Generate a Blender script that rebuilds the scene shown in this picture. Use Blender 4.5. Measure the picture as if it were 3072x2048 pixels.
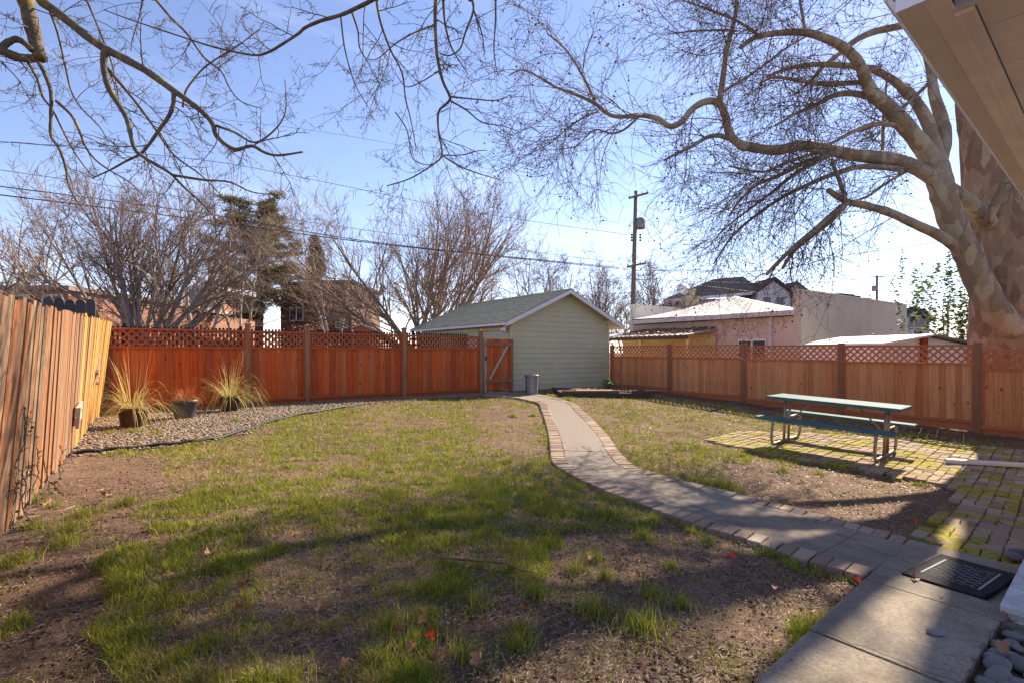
import bpy, bmesh, math, random
import numpy as np
from mathutils import Vector, Matrix, Euler

for o in list(bpy.data.objects): bpy.data.objects.remove(o)
SC = bpy.context.scene
COL = SC.collection
random.seed(7); RNG = np.random.default_rng(11)
R = math.radians

# ------------------------------------------------------------------ camera
FPX, CX, HY, CZ = 1536.0, 1536.0, 1056.0, 1.5      # focal length, centre and horizon in photo pixels, eye height
cd = bpy.data.cameras.new('camera'); cam = bpy.data.objects.new('camera', cd); COL.objects.link(cam)
cam.location = (0, 0, CZ); cam.rotation_euler = (R(90), 0, 0)
cd.lens = 18; cd.sensor_width = 36; cd.shift_y = 32 / 3072; cd.clip_start = .05; cd.clip_end = 2000
SC.camera = cam

# ------------------------------------------------------------------ light
SUN_AZ, SUN_EL = R(41), R(33)                       # azimuth clockwise from +Y
wd = bpy.data.worlds.new('World'); SC.world = wd; wd.use_nodes = True
wn = wd.node_tree; bg = wn.nodes['Background']
sky = wn.nodes.new('ShaderNodeTexSky'); sky.sky_type = 'NISHITA'; sky.sun_disc = False
sky.sun_elevation = SUN_EL; sky.sun_rotation = SUN_AZ
sky.altitude = 800; sky.air_density = 1.0; sky.dust_density = 0.05; sky.ozone_density = 3.2
# faint thin cirrus veil over the whole dome
wtc = wn.nodes.new('ShaderNodeTexCoord'); wmp = wn.nodes.new('ShaderNodeMapping'); wmp.inputs['Scale'].default_value = (1.2, 2.6, 6.0)
wnz = wn.nodes.new('ShaderNodeTexNoise'); wnz.inputs['Scale'].default_value = 1.6; wnz.inputs['Detail'].default_value = 6; wnz.inputs['Distortion'].default_value = .6
wrp = wn.nodes.new('ShaderNodeValToRGB'); wrp.color_ramp.elements[0].position = .5; wrp.color_ramp.elements[1].position = .8
wrp.color_ramp.elements[1].color = (.22, .22, .22, 1)
wmx = wn.nodes.new('ShaderNodeMixRGB'); wmx.inputs[2].default_value = (6.5, 6.4, 7.2, 1)
wn.links.new(wtc.outputs['Generated'], wmp.inputs[0]); wn.links.new(wmp.outputs[0], wnz.inputs['Vector'])
wn.links.new(wnz.outputs[0], wrp.inputs[0]); wn.links.new(wrp.outputs[0], wmx.inputs[0])
wtn = wn.nodes.new('ShaderNodeMixRGB'); wtn.blend_type = 'MULTIPLY'; wtn.inputs[0].default_value = 1; wtn.inputs[2].default_value = (1.14, .93, .93, 1)   # warm white balance over the whole sky
wn.links.new(sky.outputs[0], wtn.inputs[1]); wn.links.new(wtn.outputs[0], wmx.inputs[1]); wn.links.new(wmx.outputs[0], bg.inputs[0])
bg.inputs[1].default_value = .084
sl = bpy.data.lights.new('sun', 'SUN'); sl.energy = 3.9; sl.angle = R(.5); sl.color = (1, .85, .64)
sun = bpy.data.objects.new('sun', sl); COL.objects.link(sun)
SDIR = Vector((math.sin(SUN_AZ) * math.cos(SUN_EL), math.cos(SUN_AZ) * math.cos(SUN_EL), math.sin(SUN_EL)))
sun.rotation_euler = SDIR.to_track_quat('Z', 'Y').to_euler(); sun.location = (20, 20, 30)
vs = SC.view_settings; vs.view_transform = 'Standard'; vs.look = 'None'; vs.exposure = 1.65; vs.gamma = 1; vs.use_curve_mapping = False
SC.cycles.max_bounces = 6; SC.cycles.diffuse_bounces = 3; SC.cycles.transparent_max_bounces = 8

# ------------------------------------------------------------------ lot axes and pixel helpers
UA = R(35.3); UX, UY = math.cos(UA), math.sin(UA)   # u: along the back fence, v: away along the side fences
def uv(x, y): return x * UX + y * UY, -x * UY + y * UX
def xy(u, v): return u * UX - v * UY, u * UY + v * UX
def smooth(t):
    t = np.clip(t, 0, 1); return t * t * (3 - 2 * t)
def gz(u, v):                                       # the yard falls gently from the back left to the near right
    return CZ - 1.17 - .042 * smooth(np.asarray(u) / 8.5) * np.clip(12.6 - np.asarray(v), 0, 14)
def gxy(x, y): return float(gz(*uv(x, y)))
def P(px, py, Y): return Vector(((px - CX) / FPX * Y, Y, CZ - (py - HY) / FPX * Y))
def G(px, py, dz=0):                                # a photo pixel on the ground
    h = 1.3
    for _ in range(30):
        Y = FPX * h / (py - HY); X = (px - CX) / FPX * Y; h = CZ - gxy(X, Y)
    return Vector((X, Y, CZ - h + dz))
def vnoise(x, y, s=1.0, seed=0):
    x = np.asarray(x, float) * s + 91.7 + seed * 17.3; y = np.asarray(y, float) * s + 47.1 + seed * 31.7
    xi = np.floor(x).astype(np.int64); yi = np.floor(y).astype(np.int64); fx = x - xi; fy = y - yi
    fx = fx * fx * (3 - 2 * fx); fy = fy * fy * (3 - 2 * fy)
    def h(a, b):
        n = (a * 374761393 + b * 668265263 + seed * 1442695) & 0x7fffffff
        n = ((n ^ (n >> 13)) * 1274126177) & 0x7fffffff
        return ((n ^ (n >> 16)) & 0xffff) / 65535.0
    return (h(xi, yi) * (1 - fx) + h(xi + 1, yi) * fx) * (1 - fy) + (h(xi, yi + 1) * (1 - fx) + h(xi + 1, yi + 1) * fx) * fy
def fbm(x, y, s=1.0, seed=0, o=3):
    r = 0; a = .5; t = 0
    for k in range(o): r = r + a * vnoise(x, y, s * 2 ** k, seed + k); t += a; a *= .5
    return r / t
def inpoly(x, y, poly):
    x = np.asarray(x); y = np.asarray(y); r = np.zeros(x.shape, bool); n = len(poly)
    for i in range(n):
        x0, y0 = poly[i][:2]; x1, y1 = poly[(i + 1) % n][:2]
        if y0 == y1: continue
        c = ((y0 > y) != (y1 > y)) & (x < (x1 - x0) * (y - y0) / (y1 - y0) + x0); r ^= c
    return r

# ------------------------------------------------------------------ materials
def N(nt, t, **kw):
    n = nt.nodes.new('ShaderNode' + t)
    for k, v in kw.items():
        if k in n.inputs: 
            if isinstance(v, bpy.types.NodeSocket): nt.links.new(v, n.inputs[k])
            else: n.inputs[k].default_value = v
        else: setattr(n, k, v)
    return n
def L(nt, a, b): nt.links.new(a, b)
def pos(nt, sc=(1, 1, 1), src='pos', off=None):
    if src == 'pos': o = N(nt, 'NewGeometry').outputs['Position']
    else: o = N(nt, 'TexCoord').outputs['Object']
    m = N(nt, 'Mapping', Scale=sc); L(nt, o, m.inputs['Vector'])
    if off is not None:
        c = N(nt, 'CombineXYZ'); 
        for i in range(3): L(nt, off, c.inputs[i])
        L(nt, c.outputs[0], m.inputs['Location'])
    return m.outputs[0]
def noise(nt, vec, s, d=4, rough=.55, dist=0):
    n = N(nt, 'TexNoise', Scale=s, Detail=d, Roughness=rough, Distortion=dist); L(nt, vec, n.inputs['Vector']); return n.outputs[0]
def ramp(nt, fac, stops, interp='LINEAR'):
    n = N(nt, 'ValToRGB'); e = n.color_ramp.elements; n.color_ramp.interpolation = interp
    while len(e) < len(stops): e.new(.5)
    for i, (p, c) in enumerate(stops):
        e[i].position = p; e[i].color = (c, c, c, 1) if isinstance(c, (int, float)) else (*c, 1)
    L(nt, fac, n.inputs[0]); return n.outputs[0]
def mix(nt, fac, a, b, bt='MIX'):
    n = N(nt, 'MixRGB', blend_type=bt)
    for i, s in enumerate((fac, a, b)):
        if isinstance(s, bpy.types.NodeSocket): L(nt, s, n.inputs[i])
        elif i == 0: n.inputs[0].default_value = s
        else: n.inputs[i].default_value = (*s, 1) if len(s) == 3 else s
    return n.outputs[0]
def math_(nt, op, a, b=0.0):
    n = N(nt, 'Math', operation=op)
    for i, s in enumerate((a, b)):
        if isinstance(s, bpy.types.NodeSocket): L(nt, s, n.inputs[i])
        else: n.inputs[i].default_value = s
    return n.outputs[0]
def rnd(nt):
    a = N(nt, 'ObjectInfo').outputs['Random']; b = N(nt, 'NewGeometry').outputs['Random Per Island']
    return math_(nt, 'FRACT', math_(nt, 'ADD', a, b))
def mat(name, build, rough=.8, spec=.3, metal=0):
    m = bpy.data.materials.new(name); m.use_nodes = True; nt = m.node_tree; b = nt.nodes['Principled BSDF']
    b.inputs['Roughness'].default_value = rough; b.inputs['Specular IOR Level'].default_value = spec; b.inputs['Metallic'].default_value = metal
    r = build(nt, b)
    c, h = (r if isinstance(r, tuple) and len(r) == 2 and not isinstance(r[0], (int, float)) else (r, None))
    if isinstance(c, bpy.types.NodeSocket): L(nt, c, b.inputs['Base Color'])
    else: b.inputs['Base Color'].default_value = (*c, 1)
    if h is not None:
        sock, st, di = h; bm = N(nt, 'Bump', Strength=st, Distance=di); L(nt, sock, bm.inputs['Height']); L(nt, bm.outputs[0], b.inputs['Normal'])
    return m
def plain(name, col, var=.12, s=6, rough=.7, spec=.3, metal=0, bump=.15, bd=.004):
    def f(nt, b):
        p = pos(nt); n = noise(nt, p, s, 5); n2 = noise(nt, p, s * 9, 3)
        lo = tuple(c * (1 - var * 1.6) for c in col); hi = tuple(min(1, c * (1 + var * 1.3)) for c in col)
        c = ramp(nt, n, [(.3, lo), (.7, hi)])
        c = mix(nt, .25, c, ramp(nt, n2, [(.3, lo), (.7, hi)]))
        return c, (n2, bump, bd)
    return mat(name, f, rough, spec, metal)
def wood(name, cols, grain=.35, rough=.8, knots=None, s=1.0, island=True, weather=None, streak=None, dirt=None):
    """cols: stops across the random tone of a board; grain runs along world Z"""
    def f(nt, b):
        r = rnd(nt); off = math_(nt, 'MULTIPLY', r, 37.0)
        p = pos(nt, (15 * s, 15 * s, .6 * s), off=off); g = noise(nt, p, 2.6, 8, .7, .5)
        k = [(i / (len(cols) - 1), c) for i, c in enumerate(cols)]
        c = ramp(nt, r, k)
        c = mix(nt, grain, c, ramp(nt, g, [(.3, (.2, .18, .17)), (.48, (.8, .77, .75)), (.68, (1.3, 1.25, 1.2))]), 'MULTIPLY')
        if weather:
            pw = pos(nt, (6, 6, .8), off=off); w = noise(nt, pw, 2.0, 5, .6)
            c = mix(nt, ramp(nt, w, [(.42, 0.), (.62, .85)]), c, weather)
        if streak:
            pw = pos(nt, (30, 30, 1.2), off=off); w = noise(nt, pw, 1.6, 4, .7)
            c = mix(nt, ramp(nt, w, [(.6, 0.), (.7, .7)]), c, streak)
        if knots:
            pk = pos(nt, (1, 1, .6), off=off); v = N(nt, 'TexVoronoi', Scale=5.5); L(nt, pk, v.inputs['Vector'])
            c = mix(nt, ramp(nt, v.outputs['Distance'], [(.05, .9), (.16, 0.)]), c, knots)
        if dirt:                                    # soil splashed up the foot of the boards
            z = N(nt, 'SeparateXYZ'); L(nt, N(nt, 'NewGeometry').outputs['Position'], z.inputs[0]); zf = math_(nt, 'ADD', math_(nt, 'MULTIPLY', z.outputs[2], -2.4), math_(nt, 'MULTIPLY', noise(nt, pos(nt, (1, 1, 1)), 5, 5, .7), 1.5))
            c = mix(nt, ramp(nt, zf, [(dirt, 0.), (min(1, dirt + .5), .6)]), c, (.13, .085, .06))
        return c, (g, .35, .004)
    return mat(name, f, rough, .2)

# ------------------------------------------------------------------ mesh helpers
def mesh_np(name, V, faces, mats, smooth_=False, col=None, midx=None):
    V = np.asarray(V, np.float32); me = bpy.data.meshes.new(name)
    if not isinstance(faces, list): faces = [faces]
    faces = [np.asarray(f, np.int32) for f in faces if len(f)]
    me.vertices.add(len(V)); me.vertices.foreach_set('co', V.ravel())
    li = np.concatenate([f.ravel() for f in faces]); me.loops.add(len(li)); me.loops.foreach_set('vertex_index', li)
    tot = np.concatenate([np.full(len(f), f.shape[1], np.int32) for f in faces]); st = np.concatenate([[0], np.cumsum(tot)[:-1]]).astype(np.int32)
    me.polygons.add(len(tot)); me.polygons.foreach_set('loop_start', st)
    if smooth_: me.polygons.foreach_set('use_smooth', np.ones(len(tot), bool))
    if midx is not None: me.polygons.foreach_set('material_index', np.asarray(midx, np.int32))
    me.update(calc_edges=True)
    if col is not None:
        a = me.color_attributes.new('Col', 'FLOAT_COLOR', 'POINT'); c = np.ones((len(V), 4), np.float32); c[:, :3] = col; a.data.foreach_set('color', c.ravel())
    for m in (mats if isinstance(mats, (list, tuple)) else [mats]): me.materials.append(m)
    return me
def link(name, data, parent=None, label=None, cat=None, group=None, kind=None, loc=None, rot=None, scale=None):
    o = bpy.data.objects.new(name, data); COL.objects.link(o)
    if parent is not None: o.parent = parent
    if loc is not None: o.location = loc
    if rot is not None: o.rotation_euler = rot
    if scale is not None: o.scale = scale
    if label: o['label'] = label
    if cat: o['category'] = cat
    if group: o['group'] = group
    if kind: o['kind'] = kind
    return o
def empty(name, loc, rz=0, **kw): return link(name, None, loc=loc, rot=(0, 0, rz), **kw)
class MB:
    def __init__(s): s.v = []; s.f = []; s.m = []
    def add(s, vs, fs, m=0):
        o = len(s.v); s.v += [tuple(v) for v in vs]; s.f += [tuple(i + o for i in f) for f in fs]; s.m += [m] * len(fs); return s
    def box(s, c, d, rot=None, m=0):
        vs = []
        M_ = Euler(rot).to_matrix() if rot else None
        for z in (-1, 1):
            for y in (-1, 1):
                for x in (-1, 1):
                    p = Vector((x * d[0] / 2, y * d[1] / 2, z * d[2] / 2)); p = M_ @ p if M_ else p; vs.append(p + Vector(c))
        return s.add(vs, [(0, 2, 3, 1), (4, 5, 7, 6), (0, 1, 5, 4), (2, 6, 7, 3), (0, 4, 6, 2), (1, 3, 7, 5)], m)
    def prism(s, pts, vec, m=0):                    # polygon pts (3D) extruded by vec
        n = len(pts); a = [Vector(p) for p in pts]; b = [p + Vector(vec) for p in a]
        return s.add(a + b, [tuple(range(n))[::-1], tuple(range(n, 2 * n))] + [(i, (i + 1) % n, n + (i + 1) % n, n + i) for i in range(n)], m)
    def tube(s, pts, rad, n=8, cap=True, m=0):
        pts = [Vector(p) for p in pts]; k = len(pts)
        if isinstance(rad, (int, float)): rad = [rad] * k
        up = None; vs = []
        for i in range(k):
            t = (pts[min(i + 1, k - 1)] - pts[max(i - 1, 0)]).normalized()
            if up is None: up = t.orthogonal().normalized()
            up = (up - t * up.dot(t)); up = up.normalized() if up.length > 1e-6 else t.orthogonal().normalized()
            w = t.cross(up)
            for j in range(n):
                a = 2 * math.pi * j / n; vs.append(pts[i] + (up * math.cos(a) + w * math.sin(a)) * rad[i])
        fs = [(i * n + j, i * n + (j + 1) % n, (i + 1) * n + (j + 1) % n, (i + 1) * n + j) for i in range(k - 1) for j in range(n)]
        if cap: fs += [tuple(range(n))[::-1], tuple(range((k - 1) * n, k * n))]
        return s.add(vs, fs, m)
    def lathe(s, prof, n=20, c=(0, 0, 0), m=0, cap=True):
        vs = []; c = Vector(c)
        for r, z in prof:
            for j in range(n): a = 2 * math.pi * j / n; vs.append(c + Vector((r * math.cos(a), r * math.sin(a), z)))
        k = len(prof); fs = [(i * n + j, i * n + (j + 1) % n, (i + 1) * n + (j + 1) % n, (i + 1) * n + j) for i in range(k - 1) for j in range(n)]
        if cap: fs += [tuple(range(n))[::-1], tuple(range((k - 1) * n, k * n))]
        return s.add(vs, fs, m)
    def mesh(s, name, mats, smooth_=False, bevel=0, bseg=1):
        me = bpy.data.meshes.new(name); me.from_pydata(s.v, [], s.f)
        for m in (mats if isinstance(mats, (list, tuple)) else [mats]): me.materials.append(m)
        me.polygons.foreach_set('material_index', s.m)
        bm = bmesh.new(); bm.from_mesh(me); bmesh.ops.recalc_face_normals(bm, faces=bm.faces)
        if bevel: bmesh.ops.bevel(bm, geom=[e for e in bm.edges if e.calc_face_angle(0) > .6], offset=bevel, segments=bseg, profile=.6, affect='EDGES', clamp_overlap=True)
        bm.to_mesh(me); bm.free()
        if smooth_: me.polygons.foreach_set('use_smooth', [True] * len(me.polygons))
        me.update(); return me
    def obj(s, name, mats, parent=None, smooth_=False, bevel=0, bseg=1, **kw): return link(name, s.mesh(name, mats, smooth_, bevel, bseg), parent, **kw)
_cubes = {}
def cube(m):
    if m.name not in _cubes: _cubes[m.name] = MB().box((0, 0, 0), (1, 1, 1)).mesh('board_' + m.name, m)
    return _cubes[m.name]
def board(name, parent, c, d, m, rot=(0, 0, 0), **kw): return link(name, cube(m), parent, loc=c, rot=rot, scale=d, **kw)

def spline(pts, per=4):
    """catmull-rom through rows of any width"""
    p = np.asarray(pts, float); n = len(p); out = []
    for i in range(n - 1):
        a, b, c, d = p[max(i - 1, 0)], p[i], p[i + 1], p[min(i + 2, n - 1)]
        for k in range(per):
            t = k / per; out.append(.5 * ((2 * b) + (c - a) * t + (2 * a - 5 * b + 4 * c - d) * t * t + (3 * b - a - 3 * c + d) * t ** 3))
    out.append(p[-1]); return np.array(out)
def segmesh(name, S, m, ns=4, smooth_=True):
    """S rows: p0(3) p1(3) r0 r1 -> loose tapered prisms in one mesh"""
    S = np.asarray(S, float); p0, p1, r0, r1 = S[:, :3], S[:, 3:6], S[:, 6], S[:, 7]
    t = p1 - p0; ln = np.linalg.norm(t, axis=1, keepdims=True); t = t / np.maximum(ln, 1e-9)
    a = np.where(np.abs(t[:, 2:3]) < .9, np.array([[0, 0, 1.]]), np.array([[1., 0, 0]]))
    u = np.cross(t, a); u /= np.linalg.norm(u, axis=1, keepdims=True); w = np.cross(t, u); k = len(S)
    V = np.zeros((k, 2, ns, 3))
    for j in range(ns):
        an = 2 * math.pi * j / ns; d = u * math.cos(an) + w * math.sin(an)
        V[:, 0, j] = p0 + d * r0[:, None] - t * r0[:, None] * .25; V[:, 1, j] = p1 + d * r1[:, None]
    b = (np.arange(k) * 2 * ns)[:, None]; F = []
    for j in range(ns):
        j2 = (j + 1) % ns; F.append(b + np.array([[j, j2, ns + j2, ns + j]]))
    return mesh_np(name, V.reshape(-1, 3), np.concatenate(F), m, smooth_)
def scatter(name, TV, TF, pos_, rz, sc, m, tilt=None, col=None, smooth_=False):
    """copies of one small template joined into one mesh"""
    TV = np.asarray(TV, float); k = len(pos_); sc = np.asarray(sc, float)
    if sc.ndim == 1: sc = np.repeat(sc[:, None], 3, 1)
    V = TV[None] * sc[:, None, :]
    if tilt is not None:
        ca, sa = np.cos(tilt)[:, None], np.sin(tilt)[:, None]; y = V[..., 1] * ca - V[..., 2] * sa; z = V[..., 1] * sa + V[..., 2] * ca; V[..., 1] = y; V[..., 2] = z
    ca, sa = np.cos(rz)[:, None], np.sin(rz)[:, None]; x = V[..., 0] * ca - V[..., 1] * sa; y = V[..., 0] * sa + V[..., 1] * ca; V[..., 0] = x; V[..., 1] = y
    V += np.asarray(pos_)[:, None, :]
    F = (np.arange(k) * len(TV))[:, None, None] + np.asarray(TF)[None]
    c = None if col is None else np.repeat(np.asarray(col), len(TV), 0)
    return mesh_np(name, V.reshape(-1, 3), F.reshape(-1, np.asarray(TF).shape[1]), m, smooth_, c)
def ico():
    bm = bmesh.new(); bmesh.ops.create_icosphere(bm, subdivisions=1, radius=1); V = [v.co[:] for v in bm.verts]; F = [[v.index for v in f.verts] for f in bm.faces]; bm.free(); return np.array(V), np.array(F)
ICO = ico()
OCT = (np.array([(1, 0, 0), (-1, 0, 0), (0, 1, 0), (0, -1, 0), (0, 0, 1), (0, 0, -1)], float), np.array([(0, 2, 4), (2, 1, 4), (1, 3, 4), (3, 0, 4), (2, 0, 5), (1, 2, 5), (3, 1, 5), (0, 3, 5)]))
# ------------------------------------------------------------------ material set
def _soil(nt, b):
    p = pos(nt); n = noise(nt, p, 1.3, 6, .6); n2 = noise(nt, p, 45, 5, .7); n3 = noise(nt, p, 160, 3, .7)
    c = ramp(nt, n, [(.3, (.13, .078, .054)), (.7, (.26, .168, .12))])
    c = mix(nt, .6, c, ramp(nt, n2, [(.3, (.4, .38, .36)), (.55, (1, .97, .94)), (.72, (1.5, 1.42, 1.3))]), 'MULTIPLY')
    c = mix(nt, ramp(nt, n3, [(.66, 0.), (.72, .45)]), c, (.33, .27, .21))
    h = math_(nt, 'ADD', n2, math_(nt, 'MULTIPLY', n3, .4)); return c, (h, .9, .02)
M_soil = mat('soil', _soil, .95, .15)
def _blade(nt, b):
    a = N(nt, 'Attribute', attribute_name='Col').outputs['Color']
    b.inputs['Subsurface Weight'].default_value = 0
    t = N(nt, 'BsdfTranslucent'); L(nt, a, t.inputs[0]); ms = N(nt, 'MixShader'); ms.inputs[0].default_value = .32
    out = nt.nodes['Material Output']; L(nt, b.outputs[0], ms.inputs[1]); L(nt, t.outputs[0], ms.inputs[2]); L(nt, ms.outputs[0], out.inputs[0])
    return a
M_blade = mat('grass_blade', _blade, .55, .25)
def _stone(nt, b):
    r = rnd(nt); c = ramp(nt, r, [(0, (.13, .1, .075)), (.3, (.29, .215, .15)), (.55, (.19, .155, .125)), (.8, (.36, .28, .2)), (1, (.16, .115, .085))])
    n = noise(nt, pos(nt), 60, 4); return mix(nt, .3, c, ramp(nt, n, [(.3, (.5, .5, .5)), (.7, (1.2, 1.2, 1.2))]), 'MULTIPLY'), (n, .2, .003)
M_stone = mat('river_stone', _stone, .7, .35)
def _brick(moss_lo, moss_hi):
    def f(nt, b):
        r = rnd(nt); p = pos(nt); n = noise(nt, p, 55, 5, .65); n2 = noise(nt, p, 230, 3)
        c = ramp(nt, r, [(0, (.24, .165, .12)), (.22, (.4, .31, .23)), (.45, (.32, .22, .165)), (.62, (.46, .385, .3)), (.8, (.27, .205, .16)), (1, (.37, .27, .2))])
        c = mix(nt, .55, c, ramp(nt, n, [(.28, (.45, .43, .42)), (.6, (1.1, 1.08, 1.05))]), 'MULTIPLY')
        c = mix(nt, ramp(nt, n2, [(.64, 0.), (.7, .5)]), c, (.14, .1, .08))
        if moss_hi > 0:
            w = ramp(nt, noise(nt, p, 1.6, 3, .5), [(.35, .2), (.65, .8)]); m2 = noise(nt, p, 13, 5, .7, .5)
            f_ = math_(nt, 'ADD', math_(nt, 'MULTIPLY', w, .55), math_(nt, 'ADD', math_(nt, 'MULTIPLY', m2, .45), math_(nt, 'MULTIPLY', math_(nt, 'SUBTRACT', r, .5), .22)))
            mo = ramp(nt, noise(nt, p, 25, 4), [(.3, (.12, .12, .014)), (.5, (.26, .235, .02)), (.7, (.46, .36, .03))])
            c = mix(nt, ramp(nt, f_, [(moss_lo, 0.), (moss_hi, .92)]), c, mo)
        return c, (n, .45, .006)
    return f
M_brick = mat('paving_brick', _brick(.9, .99), .9, .15)
M_brickm = mat('mossy_brick', _brick(.475, .56), .92, .12)
def _conc(nt, b):
    p = pos(nt); n = noise(nt, p, 2.2, 5, .6); n2 = noise(nt, p, 60, 4, .75); n3 = noise(nt, p, 240, 2, .6); pv = noise(nt, pos(nt, (1, 1, 1)), 34, 2, .5)
    c = ramp(nt, n, [(.25, (.16, .128, .1)), (.45, (.275, .228, .18)), (.75, (.39, .328, .262))])
    c = mix(nt, .8, c, ramp(nt, n2, [(.3, (.45, .44, .43)), (.65, (1.2, 1.19, 1.17))]), 'MULTIPLY')
    c = mix(nt, ramp(nt, n3, [(.62, 0.), (.68, .6)]), c, (.12, .105, .095))
    c = mix(nt, ramp(nt, pv, [(.7, 0.), (.75, .8)]), c, (.08, .07, .06))
    st = noise(nt, p, .9, 6, .65, 1.0); c = mix(nt, ramp(nt, st, [(.5, 0.), (.62, .5)]), c, (.13, .115, .1))
    cw = N(nt, 'TexVoronoi', feature='DISTANCE_TO_EDGE', Scale=.75); L(nt, mix(nt, .12, p, N(nt, 'TexNoise', Scale=6.0).outputs['Color']), cw.inputs['Vector'])
    c = mix(nt, ramp(nt, cw.outputs['Distance'], [(.0, .75), (.006, 0.)]), c, (.05, .042, .036))
    return c, (math_(nt, 'ADD', n2, n3), .5, .004)
M_conc = mat('old_concrete', _conc, .9, .2)
M_agg = mat('exposed_concrete', lambda nt, b: (mix(nt, .9, (.235, .2, .172), ramp(nt, noise(nt, pos(nt), 150, 3, .8), [(.35, (.3, .29, .28)), (.5, (.9, .88, .86)), (.66, (1.7, 1.65, 1.6))]), 'MULTIPLY'), (noise(nt, pos(nt), 150, 3, .8), .8, .006)), .85, .25)
M_white = plain('white_paint', (.74, .73, .72), .06, 4, .6, .3)
M_whitestep = plain('worn_white_paint', (.5, .5, .52), .28, 7, .85, .15, bump=.5)
M_leaf = mat('dry_leaf', lambda nt, b: (ramp(nt, rnd(nt), [(0, (.26, .11, .05)), (.35, (.38, .2, .1)), (.7, (.3, .15, .08)), (1, (.44, .27, .16))]), (noise(nt, pos(nt), 200, 2), .2, .002)), .7, .25)
M_leafred = plain('orange_leaf', (.75, .1, .02), .15, 40, .6)
M_black = plain('black_rubber', (.02, .02, .022), .2, 20, .6, .3)

# ------------------------------------------------------------------ ground sheet
def axis(lo, hi, st, far):
    f = np.arange(lo, hi + 1e-6, st); g = []; d = st
    x = hi
    while x < far: d *= 1.35; x += d; g.append(x)
    g2 = []; d = st; x = lo
    while x > -far: d *= 1.35; x -= d; g2.append(x)
    return np.array(g2[::-1] + list(f) + g)
au = axis(-1.2, 13.4, .052, 600); av = axis(-.6, 12.8, .052, 600)
UU, VV = np.meshgrid(au, av, indexing='ij'); XX = UU * UX - VV * UY; YY = UU * UY + VV * UX
ZZ = gz(UU, VV)
near = (np.abs(UU - 6) < 9) & (np.abs(VV - 6) < 8)
ZZ = ZZ + np.where(near, (fbm(XX, YY, 1.1, 3) - .5) * .03 + (fbm(XX, YY, 9, 8, 3) - .5) * .014, 0) - .012
nu, nv = len(au), len(av); idx = np.arange(nu * nv).reshape(nu, nv)
F = np.stack([idx[:-1, :-1], idx[1:, :-1], idx[1:, 1:], idx[:-1, 1:]], -1).reshape(-1, 4)
link('ground', mesh_np('ground', np.stack([XX, YY, ZZ], -1).reshape(-1, 3), F, M_soil, True), kind='structure', label='brown soil of the yard running out under the fences')

# ------------------------------------------------------------------ curved path: concrete slabs between brick borders
PAIRS = [((1452,1187),(1468,1176)), ((1540,1195),(1590,1183)), ((1591,1205),(1679,1199)), ((1615,1213),(1727,1214)), ((1622,1229),(1750,1238)),
 ((1632,1256),(1785,1270)), ((1645,1310),(1827,1314)), ((1650,1355),(1860,1362)), ((1657,1392),(1908,1407)), ((1713,1429),(1970,1427)),
 ((1798,1471),(2048,1450)), ((1895,1509),(2138,1471)), ((2030,1562),(2240,1498)), ((2223,1624),(2400,1537)), ((2400,1685),(2577,1586)), ((2592,1746),(2730,1629))]
rows = np.array([list(G(*a)[:2]) + list(G(*b)[:2]) for a, b in PAIRS])
rib = spline(rows, 16); LE, RE = rib[:, :2], rib[:, 2:]
path = link('garden_path', None, kind='structure', label='curving concrete garden path edged with brick', loc=(0, 0, 0))
BW = .19
wd_ = np.linalg.norm(RE - LE, axis=1, keepdims=True); nrm = (RE - LE) / wd_
LI, RI = LE + nrm * np.minimum(BW, wd_ * .25), RE - nrm * np.minimum(BW, wd_ * .25)
def strip(A, B, dz, th, name, m, parent):
    n = len(A); K = 5; mb = MB(); top = []
    for i in range(n):
        for k in range(K):
            q = A[i] + (B[i] - A[i]) * k / (K - 1); top.append((q[0], q[1], gxy(*q) + dz))
    bot = [(x, y, z - th) for x, y, z in top]; m0 = len(top); fs = []
    for i in range(n - 1):
        for k in range(K - 1): a = i * K + k; fs.append((a, a + 1, a + K + 1, a + K))
        a, b = i * K, i * K + K - 1; fs += [(a, a + K, a + K + m0, a + m0), (b, b + m0, b + K + m0, b + K)]
    fs += [tuple([0] + [m0] + [m0 + K - 1] + [K - 1]), tuple([(n - 1) * K, (n - 1) * K + K - 1, m0 + (n - 1) * K + K - 1, m0 + (n - 1) * K])]
    mb.add(top + bot, fs); return mb.obj(name, m, parent)
cuts = [0, 40, 84, 112, 128, 146, 176, 205, 226, len(rib) - 1]
for a, b in zip(cuts[:-1], cuts[1:]):
    strip(LI[a:b + 1] + (LI[min(a + 1, b)] - LI[a]) * 0, RI[a:b + 1], .03 + random.uniform(-.004, .004), .1, 'slab', M_conc if a > 120 else M_agg, path)
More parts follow.
